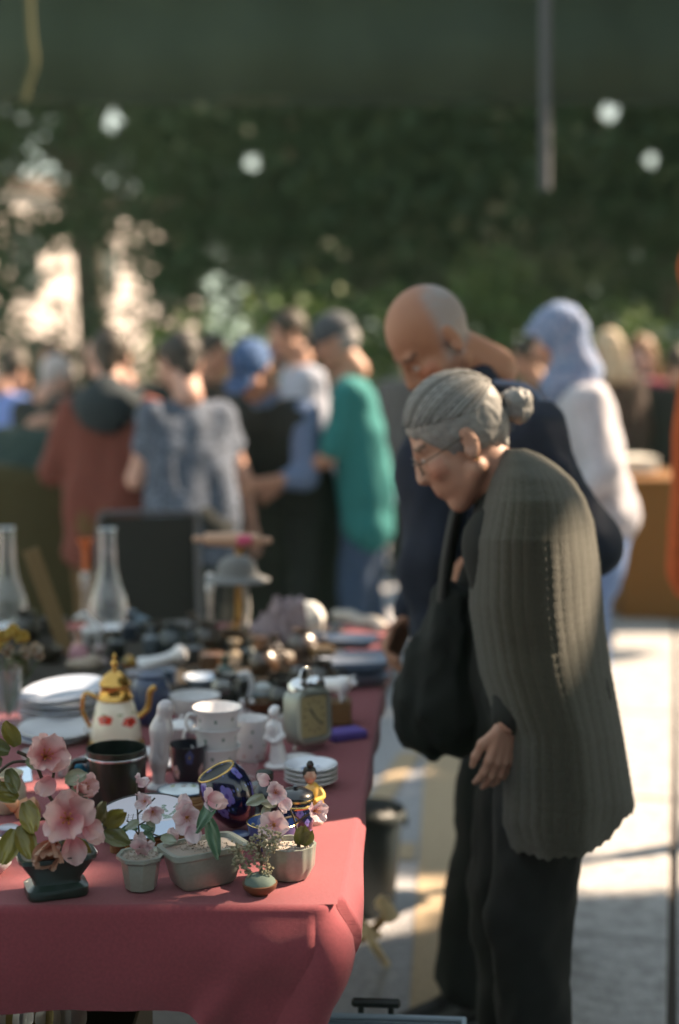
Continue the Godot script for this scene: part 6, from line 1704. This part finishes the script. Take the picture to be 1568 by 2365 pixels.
	var mill := part(self, "pepper_mill", lathe([[0, -52], [20, -50], [22, -40], [16, -20], [12, 10], [14, 34], [22, 44], [20, 58], [8, 64], [0, 66]], s, 24), mats.white_china, p + Vector3(0, 0.022, 0))
	mill.rotation = Vector3(0.2, 0.25, -1.28)
	tag(mill, "white waisted pepper mill lying on its side", "pepper mill")
	var ball_im := sheet(128, 64, Color(0.72, 0.52, 0.08))
	for k in 12: dab(ball_im, (k * 37) % 128, 12 + (k * 23) % 42, 10, 8, Color(0.15, 0.34, 0.12) if k % 2 else Color(0.5, 0.22, 0.05))
	tag(part(self, "painted_ball", lathe([[0, 0], [8, 2], [14, 8], [17, 17], [14, 26], [8, 32], [0, 34]], s, 20), printed(ball_im, 0.3), on(300, 1546)), "yellow and green painted ball beside the pepper mill", "ball")

func far_wares() -> void:
	var s := 0.0
	var p := Vector3.ZERO
	var o: MeshInstance3D
	# lamp chimneys of clear glass
	for k in 2:
		var t := ware("lamp_chimney", ["tall clear glass lamp chimney at the left edge", "second clear glass lamp chimney right of the leaning ruler"][k], "lamp chimney", "glass lamp chimneys", [20, 252][k], [1450, 1452][k], [["chimney", [[36, 0], [42, 12], [46, 40], [40, 74], [26, 110], [19, 150], [18, 225], [20, 232], [18.5, 232], [16.5, 225], [17.5, 150], [24.5, 110], [38.5, 74], [44.5, 40], [40.5, 12], [34.5, 0]], glass(0.75, 0.86, 1.0, 0.035), 32], ["burner", [[0, -2], [40, -2], [44, 6], [34, 14], [12, 16], [0, 16]], mats.silver, 24]])
		part(t, "glass_rim", tube(range(25).map(func(i): return Vector3(cos(TAU * i / 24.0) * 19, 232, sin(TAU * i / 24.0) * 19) * unit(t.position)), [1.6 * unit(t.position)], 6), glaze(0.6, 0.68, 0.75))
	# wooden ruler leaning
	p = on(158, 1512)
	s = unit(p)
	o = part(self, "wooden_ruler", box_mesh(Vector3(36, 262, 7) * s, 0.002, Vector3(0, 128, 0) * s), textured(noise_tex(0.02, lin(0.15, 0.09, 0.03), lin(0.24, 0.16, 0.07), 161), 12.0, 0.6), p)
	o.rotation = Vector3(-0.12, 0.25, 0.31)
	tag(o, "brown wooden ruler leaning up between the lamp chimneys", "ruler")
	# orange bud vase
	ware("bud_vase", "slim glass bud vase with an orange flared mouth", "vase", "", 200, 1440, [["body", [[0, 0], [16, 0], [18, 8], [10, 26], [8, 70], [14, 96], [13, 118], [7, 124], [6, 122], [11, 110], [0, 80]], glass(0.7, 0.78, 0.9, 0.066), 20], ["mouth", [[7, 122], [7, 150], [9, 176], [20, 196], [18, 196], [6, 176], [5, 122]], mat(0.55, 0.12, 0.02, 0.35), 20]])
	# tumbler with silk flowers at the left
	var t := ware("flower_glass", "clear glass tumbler of yellow and white silk flowers", "vase", "", 20, 1690, [["tumbler", [[0, 8], [26, 8], [28, 0], [30, 60], [34, 150], [31, 150], [27, 60], [24, 12], [0, 12]], glass(0.8, 0.88, 1.0, 0.048), 28]])
	t = get_node("flower_glass")
	p = t.position
	s = unit(p)
	var silk := vmat(0.6, Color(0.6, 0.5, 0.2))
	var yl := [petal_mesh(41, Color(0.66, 0.52, 0.16), Color(0.55, 0.40, 0.06), 0.35, 0.9)]
	var wh := [petal_mesh(42, Color(0.62, 0.55, 0.48), Color(0.55, 0.50, 0.40), 0.3, 0.9)]
	var lf := petal_mesh(43, Color(0.10, 0.13, 0.05), Color(0.08, 0.11, 0.04), 0.2, 0.6)
	var posy_ := thing("silk_flower", "bunch of yellow and white silk flowers in the glass tumbler", "flowers", p)
	for f in [[38, 1468, 30, 0], [58, 1480, 26, 0], [8, 1478, 28, 0], [78, 1506, 28, 1], [62, 1516, 28, 1], [92, 1520, 22, 1], [15, 1510, 26, 1], [-8, 1500, 24, 0]]:
		var e := at(f[0], f[1], -p.z) - p
		part(posy_, "stem", tube([Vector3(0, 0.03, 0), e * 0.6 + Vector3(0, 0.02, 0), e], [0.0014], 5), mat(0.06, 0.10, 0.03, 0.7))
		flower(posy_, e, Vector3(rng.randf_range(-0.5, 0.5), 0.6, 0.7), f[2] * s, yl if f[3] == 0 else wh, silk, 6, 0.8, f[0])
	for k in 4: leaf(posy_, lf, silk, at(20 + k * 14, 1525, -p.z) - p, Vector3(0.5 - k * 0.3, 0.3, 0.5), Vector3(0, 0.5, 1), 40 * s)
	# small animals, dolls and dishes behind the plates
	var smalls := [["pony_figurine", "white porcelain pony before the second lamp chimney", 215, 1492, 0], ["doll", "small doll in pink dress left of the porcelain pony", 182, 1520, 1], ["bird_figurine", "blue and brown bird figurine right of the second lamp chimney", 330, 1462, 2], ["grey_bowl", "grey stoneware bowl right of the bird figurine", 414, 1470, 3], ["lace_doily", "beige crochet bundle behind the plate stack", 195, 1545, 4]]
	for e in smalls:
		p = on(e[2], e[3])
		s = unit(p)
		var me: Mesh
		var m: Material
		match e[4]:
			0:
				me = blob([cap(Vector3(-18, 34, 0) * s, Vector3(12, 36, 0) * s, 13 * s, 13 * s), cap(Vector3(12, 40, 0) * s, Vector3(-8, 72, 0) * s + Vector3(-12, 0, 0) * s, 9 * s, 7 * s), cap(Vector3(-20, 74, 0) * s, Vector3(-40, 66, 2) * s, 8 * s, 5 * s), cap(Vector3(-16, 26, 5) * s, Vector3(-18, 2, 5) * s, 5 * s, 4 * s), cap(Vector3(-14, 26, -5) * s, Vector3(-12, 2, -5) * s, 5 * s, 4 * s), cap(Vector3(12, 26, 5) * s, Vector3(14, 2, 5) * s, 5 * s, 4 * s), cap(Vector3(12, 26, -5) * s, Vector3(10, 2, -5) * s, 5 * s, 4 * s)], 0.004, 0.006)
				m = mats.white_china
			1:
				me = lathe([[0, 0], [26, 0], [20, 24], [9, 40], [5, 44], [9, 50], [10, 58], [6, 66], [0, 68]], s, 18)
				m = printed(_doll(), 0.6, false)
			2:
				me = blob([egg(Vector3(0, 24, 0) * s, Vector3(26, 17, 15) * s, Basis(Vector3.BACK, -0.5)), egg(Vector3(-22, 44, 0) * s, Vector3(12, 12, 11) * s), cap(Vector3(-30, 46, 0) * s, Vector3(-42, 50, 0) * s, 5 * s, 2 * s), cap(Vector3(20, 14, 0) * s, Vector3(52, 6, 0) * s, 8 * s, 4 * s), cap(Vector3(-4, 10, 5) * s, Vector3(-4, 0, 6) * s, 3 * s, 3 * s)], 0.004, 0.008)
				m = glaze(0.07, 0.12, 0.17)
			3:
				me = lathe(cup_profile(32, 34, 0.5), s, 28)
				m = mat(0.28, 0.27, 0.27, 0.6)
			4:
				me = blob([egg(Vector3(0, 12, 0) * s, Vector3(44, 13, 30) * s), egg(Vector3(20, 20, 0) * s, Vector3(20, 14, 20) * s)], 0.005, 0.01, 0.006, 50.0)
				m = cloth_mat(0.35, 0.28, 0.22, 162)
		o = part(self, e[0], me, m, p)
		tag(o, e[1], "figurine" if e[4] in [0, 2] else ["", "doll", "", "bowl", "crochet"][e[4]])
	# finial rod and brass candlestick with a rolling pin on its head
	t = ware("candle_snuffer", "slim silver rod with white ball finial", "rod", "", 486, 1470, [["stand", [[0, 0], [22, 0], [24, 6], [8, 12], [0, 12]], mat(0.35, 0.2, 0.1, 0.4), 18], ["rod", [[6, 10], [7, 40], [5, 60], [7, 100], [5, 104]], mat(0.55, 0.46, 0.42, 0.3, 0.3), 14], ["ball", [[0, 100], [8, 104], [11, 114], [8, 124], [3, 127], [6, 133], [9, 140], [6, 148], [0, 150]], glaze(0.72, 0.70, 0.70), 16]])
	t = ware("candlestick", "tall brass candlestick standing at the back of the table", "candlestick", "", 552, 1468, [["base", [[0, 0], [52, 0], [54, 8], [34, 18], [14, 26], [10, 34]], mat(0.32, 0.15, 0.035, 0.35, 0.6), 28], ["stem", [[10, 32], [12, 40], [7, 52], [6, 150], [10, 160], [7, 170], [7, 200], [16, 208], [0, 210]], mat(0.32, 0.17, 0.04, 0.3, 0.7), 18]])
	p = at(536, 1246, 3.75)
	s = unit(p)
	o = part(self, "rolling_pin", lathe([[0, -92], [7, -90], [8, -72], [5, -66], [15, -62], [17, 0], [15, 62], [5, 66], [8, 72], [7, 90], [0, 92]], s, 18), mat(0.60, 0.36, 0.24, 0.6), p)
	o.rotation = Vector3(0.0, 0.0, PI / 2 - 0.02)
	tag(o, "pinkish wooden rolling pin lying across the brass candlestick", "rolling pin")
	o = part(self, "pink_bow", blob([egg(Vector3(-8, 0, 0) * s, Vector3(10, 14, 8) * s), egg(Vector3(8, 2, 0) * s, Vector3(10, 13, 8) * s)], 0.004, 0.004, 0.002, 60.0), cloth_mat(0.62, 0.10, 0.20, 163), p + Vector3(0.034, 0.0, 0.022))
	tag(o, "small pink bow tied to the rolling pin", "bow")
	o = part(self, "grey_hat", lathe([[0, 64], [28, 62], [44, 46], [50, 20], [78, 8], [76, 4], [48, 14], [0, 14]], s, 30), cloth_mat(0.20, 0.20, 0.20, 164), at(548, 1345, 3.85))
	tag(o, "soft grey hat hanging behind the brass candlestick", "hat")
	o = part(self, "hat_stand", tube([at(560, 1310, 3.86), at(572, 1400, 3.86), on(575, 1440) * Vector3(1, 1, 0) + Vector3(0, 0, -3.86)], [0.010, 0.008, 0.012], 8), mat(0.34, 0.33, 0.32, 0.5))
	tag(o, "pale grey post holding up the soft grey hat", "hat stand")
	# lilac tulle heap with a rock crystal, lace along the far edge
	p = on(650, 1490)
	s = unit(p)
	o = part(self, "tulle_heap", blob([egg(Vector3(0, 36, 0) * s, Vector3(56, 40, 34) * s), egg(Vector3(-10, 78, 0) * s, Vector3(22, 28, 18) * s), egg(Vector3(34, 70, -4) * s, Vector3(20, 44, 16) * s), egg(Vector3(-46, 20, 6) * s, Vector3(26, 20, 22) * s), cap(Vector3(-14, 100, 0) * s, Vector3(-18, 112, 0) * s, 8 * s, 5 * s)], 0.006, 0.02, 0.022, 22.0), cloth_mat(0.32, 0.25, 0.27, 165), p)
	tag(o, "crumpled lilac grey tulle heaped at the back of the table", "tulle")
	p = on(728, 1462)
	s = unit(p)
	o = part(self, "rock_crystal", lathe([[0, 0], [24, 6], [36, 30], [34, 52], [20, 74], [0, 84]], s, 6, 2.0, 0.8), glaze(0.78, 0.77, 0.74, 0.1), p)
	o.rotation = Vector3(0.1, 0.4, 0.35)
	tag(o, "chunk of white rock crystal catching the sun", "crystal")
	o = part(self, "lace_edging", tube(catmull([on(775, 1420), on(810, 1432) + Vector3(0, 0.012, 0), on(835, 1440) + Vector3(0, 0.004, 0), on(865, 1448) + Vector3(0, 0.014, 0), on(888, 1458)], 8), [0.018, 0.014, 0.019, 0.013, 0.018, 0.014, 0.02], 8), cloth_mat(0.42, 0.38, 0.34, 166))
	tag(o, "rolled strip of pale lace at the far table corner", "lace")
	# shallow metal trays
	for k in 4:
		var q := on([808, 790, 815, 822][k], [1535, 1512, 1580, 1565][k])
		var w := unit(q)
		o = part(self, "metal_tray", lathe([[0, 3], [60, 3], [66, 0], [80, 16], [82, 20], [77, 17], [62, 6], [0, 6]], w, 40, 6.0, 0.6), mat(0.20, 0.23, 0.29, 0.4, 0.4), q + Vector3(0, 0.004 + [0.0, 0.022, 0.0, 0.02][k], 0))
		o.rotation.y = [0.1, -0.2, 0.3, 0.15][k]
		tag(o, ["lower blue grey metal tray behind the porcelain bull", "upper blue grey tray with raised back rim", "front blue grey tray beside the bull", "blue grey tray resting on the front tray"][k], "tray", "blue grey metal trays")
	# a dark cloth under the far wares
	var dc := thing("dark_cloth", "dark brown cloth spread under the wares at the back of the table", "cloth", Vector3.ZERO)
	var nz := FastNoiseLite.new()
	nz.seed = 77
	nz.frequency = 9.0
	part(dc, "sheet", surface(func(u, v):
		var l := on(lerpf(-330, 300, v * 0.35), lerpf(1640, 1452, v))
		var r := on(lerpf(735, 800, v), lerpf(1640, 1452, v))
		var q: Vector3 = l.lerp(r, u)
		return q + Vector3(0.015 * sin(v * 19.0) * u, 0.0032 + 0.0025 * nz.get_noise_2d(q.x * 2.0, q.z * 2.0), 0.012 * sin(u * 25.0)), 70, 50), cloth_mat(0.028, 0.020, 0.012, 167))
	# dark odds and ends crowding the back of the table
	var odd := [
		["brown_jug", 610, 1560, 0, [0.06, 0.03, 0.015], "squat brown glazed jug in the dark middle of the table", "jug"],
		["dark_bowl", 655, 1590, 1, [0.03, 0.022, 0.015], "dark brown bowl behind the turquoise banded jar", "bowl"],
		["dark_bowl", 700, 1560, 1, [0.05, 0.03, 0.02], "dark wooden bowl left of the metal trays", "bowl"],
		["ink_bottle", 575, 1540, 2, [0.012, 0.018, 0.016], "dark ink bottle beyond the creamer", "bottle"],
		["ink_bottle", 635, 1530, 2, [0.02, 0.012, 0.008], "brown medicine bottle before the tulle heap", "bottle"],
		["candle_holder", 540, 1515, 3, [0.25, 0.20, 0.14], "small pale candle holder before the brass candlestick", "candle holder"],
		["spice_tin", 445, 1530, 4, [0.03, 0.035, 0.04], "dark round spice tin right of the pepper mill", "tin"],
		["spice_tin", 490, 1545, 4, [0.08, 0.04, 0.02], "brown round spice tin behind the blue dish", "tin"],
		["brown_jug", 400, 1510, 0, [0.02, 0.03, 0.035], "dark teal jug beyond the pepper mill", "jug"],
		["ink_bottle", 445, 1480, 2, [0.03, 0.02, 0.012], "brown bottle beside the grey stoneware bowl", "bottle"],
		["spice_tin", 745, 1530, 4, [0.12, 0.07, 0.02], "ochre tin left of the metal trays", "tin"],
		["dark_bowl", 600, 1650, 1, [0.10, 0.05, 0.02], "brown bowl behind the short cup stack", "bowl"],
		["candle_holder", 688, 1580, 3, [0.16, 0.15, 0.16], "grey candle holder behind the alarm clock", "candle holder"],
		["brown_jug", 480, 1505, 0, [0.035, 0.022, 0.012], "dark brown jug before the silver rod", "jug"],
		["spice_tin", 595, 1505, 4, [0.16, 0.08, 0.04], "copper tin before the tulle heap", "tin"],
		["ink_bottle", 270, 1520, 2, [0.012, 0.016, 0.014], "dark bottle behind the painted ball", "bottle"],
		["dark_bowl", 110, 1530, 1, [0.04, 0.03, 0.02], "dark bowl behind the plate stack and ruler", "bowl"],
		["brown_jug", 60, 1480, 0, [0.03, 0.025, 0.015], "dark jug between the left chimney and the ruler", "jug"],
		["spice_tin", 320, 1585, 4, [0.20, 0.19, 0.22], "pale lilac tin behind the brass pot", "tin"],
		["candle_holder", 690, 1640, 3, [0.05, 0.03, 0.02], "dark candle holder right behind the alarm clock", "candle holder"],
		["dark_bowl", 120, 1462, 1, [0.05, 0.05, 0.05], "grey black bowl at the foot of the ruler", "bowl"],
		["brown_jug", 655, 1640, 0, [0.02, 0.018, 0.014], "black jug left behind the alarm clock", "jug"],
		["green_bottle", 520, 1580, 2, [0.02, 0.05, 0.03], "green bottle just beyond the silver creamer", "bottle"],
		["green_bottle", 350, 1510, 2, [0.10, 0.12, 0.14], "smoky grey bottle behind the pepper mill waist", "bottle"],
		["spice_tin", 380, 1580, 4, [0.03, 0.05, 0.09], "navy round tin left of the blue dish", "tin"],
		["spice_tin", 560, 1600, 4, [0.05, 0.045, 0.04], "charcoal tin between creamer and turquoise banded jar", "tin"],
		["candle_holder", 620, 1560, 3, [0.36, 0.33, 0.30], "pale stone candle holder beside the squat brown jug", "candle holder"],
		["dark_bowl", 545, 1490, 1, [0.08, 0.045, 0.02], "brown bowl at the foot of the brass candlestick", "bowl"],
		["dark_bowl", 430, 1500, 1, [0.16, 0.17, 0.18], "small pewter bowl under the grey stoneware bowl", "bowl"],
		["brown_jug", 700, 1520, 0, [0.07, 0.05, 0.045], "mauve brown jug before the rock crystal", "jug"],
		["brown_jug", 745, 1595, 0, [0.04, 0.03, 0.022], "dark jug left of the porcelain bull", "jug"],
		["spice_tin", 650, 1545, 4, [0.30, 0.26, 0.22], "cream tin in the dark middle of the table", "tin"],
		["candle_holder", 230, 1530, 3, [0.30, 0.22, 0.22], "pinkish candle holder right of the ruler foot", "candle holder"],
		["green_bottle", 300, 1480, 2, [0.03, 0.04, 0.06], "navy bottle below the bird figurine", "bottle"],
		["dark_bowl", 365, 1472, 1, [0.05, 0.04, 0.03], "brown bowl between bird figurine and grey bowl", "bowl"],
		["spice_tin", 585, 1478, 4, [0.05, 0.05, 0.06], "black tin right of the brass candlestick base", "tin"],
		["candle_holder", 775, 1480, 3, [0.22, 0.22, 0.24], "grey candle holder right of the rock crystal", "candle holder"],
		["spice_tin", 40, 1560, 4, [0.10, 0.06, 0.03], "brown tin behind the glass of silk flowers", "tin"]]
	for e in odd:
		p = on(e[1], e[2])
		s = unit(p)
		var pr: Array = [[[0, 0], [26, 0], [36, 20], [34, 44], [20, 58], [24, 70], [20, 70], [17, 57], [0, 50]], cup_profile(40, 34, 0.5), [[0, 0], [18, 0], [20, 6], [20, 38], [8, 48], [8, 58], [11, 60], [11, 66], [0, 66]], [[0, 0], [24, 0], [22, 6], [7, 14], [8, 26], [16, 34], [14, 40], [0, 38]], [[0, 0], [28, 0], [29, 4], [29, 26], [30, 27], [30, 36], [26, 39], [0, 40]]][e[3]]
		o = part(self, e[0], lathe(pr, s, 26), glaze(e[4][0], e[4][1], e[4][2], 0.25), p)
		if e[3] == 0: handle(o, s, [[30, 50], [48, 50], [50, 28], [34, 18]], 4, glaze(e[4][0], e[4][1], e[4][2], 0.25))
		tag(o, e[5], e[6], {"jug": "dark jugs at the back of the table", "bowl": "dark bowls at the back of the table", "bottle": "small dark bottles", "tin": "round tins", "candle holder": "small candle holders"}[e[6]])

func _doll() -> Image:
	var im := sheet(64, 128, Color(0.75, 0.55, 0.58))
	im.fill_rect(Rect2i(0, 76, 64, 52), Color(0.78, 0.62, 0.55))
	im.fill_rect(Rect2i(0, 112, 64, 16), Color(0.35, 0.2, 0.12))
	im.fill_rect(Rect2i(0, 30, 64, 8), Color(0.7, 0.25, 0.3))
	return im

func below_table() -> void:
	# dark bucket on the ground
	var p := on(852, 2104, 0.0)
	var s := unit(p)
	var blk := mat(0.016, 0.022, 0.022, 0.5)
	var t := thing("bucket", "dark plastic bucket on the ground beside the table", "bucket", p)
	part(t, "tub", lathe([[0, 4], [52, 4], [54, 0], [58, 4], [76, 232], [73, 232], [54, 10], [0, 10]], s, 36), mat(0.020, 0.030, 0.034, 0.5))
	part(t, "rim", lathe([[75, 222], [84, 224], [86, 236], [80, 246], [72, 240]], s, 36), blk)
	part(t, "contents", blob([egg(Vector3(0, 225, 0) * s, Vector3(70, 30, 66) * s), egg(Vector3(20, 245, 0) * s, Vector3(34, 20, 30) * s)], 0.012, 0.02, 0.008, 30.0), blk)
	for sx in [-1, 1]: part(t, "ear", box_mesh(Vector3(10, 22, 16) * s, 0.003, Vector3(sx * 84, 214, 0) * s), blk)
	# gilt turned stand of crossed sticks
	var gold := mat(0.80, 0.60, 0.34, 0.5)
	var D := 3.12
	t = thing("gilt_stand", "small gilt stand of crossed turned sticks under the table edge", "stand", on(892, 2236, 0.0))
	var o := t.position
	var G := func(x: float, y: float, dz := 0.0) -> Vector3: return at(x, y, D + dz) - o
	part(t, "leg", tube(catmull([G.call(800, 2092), G.call(822, 2115), G.call(842, 2140), G.call(868, 2190), Vector3(0, 0.012, 0)], 4), [0.009, 0.009, 0.010, 0.013, 0.013, 0.010, 0.009, 0.009, 0.010], 10), gold)
	part(t, "leg", tube(catmull([G.call(832, 2172, 0.05), G.call(858, 2150, 0.03), G.call(884, 2122, 0.01), G.call(896, 2104)], 4), [0.007, 0.009, 0.008, 0.010], 10), mat(0.34, 0.20, 0.07, 0.5))
	part(t, "crossbar", tube(catmull([G.call(874, 2076), G.call(884, 2086), G.call(896, 2102), G.call(906, 2122)], 4), [0.014, 0.009, 0.011, 0.018, 0.019, 0.014, 0.017], 12), gold)
	part(t, "knob", lathe([[0, -0.016], [0.012, -0.012], [0.018, 0], [0.012, 0.012], [0, 0.016]], 1.0, 14), gold, G.call(844, 2148, 0.01))
	part(t, "peg", tube([G.call(848, 2150), G.call(878, 2160, -0.02)], [0.010, 0.007], 8), gold)
	# pale storage box with black grip at the bottom edge
	p = at(905, 2352, 2.35)
	t = thing("storage_box", "pale blue storage box with black grip at the bottom edge", "box", Vector3(p.x, 0, p.z))
	t.rotation.y = -0.07
	var pb := glass(0.45, 0.55, 0.62, 0.099)
	var W := 0.24
	var h := p.y
	part(t, "wall", box_mesh(Vector3(W, h - 0.01, 0.003), 0.001, Vector3(0, h * 0.5, 0)), mat(0.20, 0.25, 0.29, 0.3))
	part(t, "wall", box_mesh(Vector3(W, h - 0.01, 0.003), 0.001, Vector3(0, h * 0.5, 0.32)), mat(0.20, 0.25, 0.29, 0.3))
	for sx in [-1, 1]: part(t, "wall", box_mesh(Vector3(0.003, h - 0.01, 0.316), 0.001, Vector3(sx * W * 0.5, h * 0.5, 0.16)), mat(0.20, 0.25, 0.29, 0.3))
	part(t, "lid", box_mesh(Vector3(W - 0.012, 0.008, 0.31), 0.002, Vector3(0, h - 0.012, 0.16)), mat(0.24, 0.30, 0.34, 0.25))
	part(t, "rim", tube([Vector3(-W * 0.5 - 0.004, h, -0.004), Vector3(W * 0.5 + 0.004, h, -0.004), Vector3(W * 0.5 + 0.004, h, 0.324), Vector3(-W * 0.5 - 0.004, h, 0.324), Vector3(-W * 0.5 - 0.004, h, -0.004)], [0.006], 8), mat(0.36, 0.45, 0.52, 0.25))
	var grip := part(t, "grip", box_mesh(Vector3(0.085, 0.014, 0.016), 0.004, Vector3(-0.028, h + 0.022, -0.012)), mat(0.014, 0.016, 0.013, 0.5))
	for sx in [-1, 1]: part(grip, "bracket", box_mesh(Vector3(0.010, 0.03, 0.012), 0.002, Vector3(-0.028 + sx * 0.026, h + 0.005, -0.012)), mat(0.014, 0.016, 0.013, 0.5))
	# crate of plates under the cloth at the lower left
	p = at(62, 2352, 2.0)
	t = thing("cardboard_box", "cardboard box of crockery under the cloth at lower left", "box", Vector3(p.x, 0, p.z - 0.12))
	var card := mat(0.10, 0.075, 0.05, 0.9)
	part(t, "wall", box_mesh(Vector3(0.30, p.y - 0.03, 0.005), 0.001, Vector3(0, (p.y - 0.03) * 0.5, 0.12)), card)
	part(t, "wall", box_mesh(Vector3(0.30, p.y - 0.03, 0.005), 0.001, Vector3(0, (p.y - 0.03) * 0.5, -0.12)), card)
	for sx in [-1, 1]: part(t, "wall", box_mesh(Vector3(0.005, p.y - 0.03, 0.234), 0.001, Vector3(sx * 0.15, (p.y - 0.03) * 0.5, 0)), card)
	part(t, "floor", box_mesh(Vector3(0.29, 0.01, 0.23), 0.001, Vector3(0, p.y - 0.16, 0)), card)
	for k in 4:
		var q := at(15 + k * 34, 2362, 1.99)
		s = unit(q)
		var d := part(self, "stored_plate", lathe(plate_profile(62, 12), s, 30), [mats.white_china, glaze(0.50, 0.42, 0.14), glaze(0.45, 0.50, 0.55), mats.white_china][k], q + Vector3(0, -0.025, -0.07))
		d.rotation = Vector3(1.15, 0.2 * k - 0.3, 0.25 - 0.1 * k)
		tag(d, ["leftmost white plate standing in the cardboard box", "yellow plate standing in the cardboard box", "grey blue plate standing in the cardboard box", "rightmost white plate standing in the cardboard box"][k], "plate", "plates in the cardboard box")
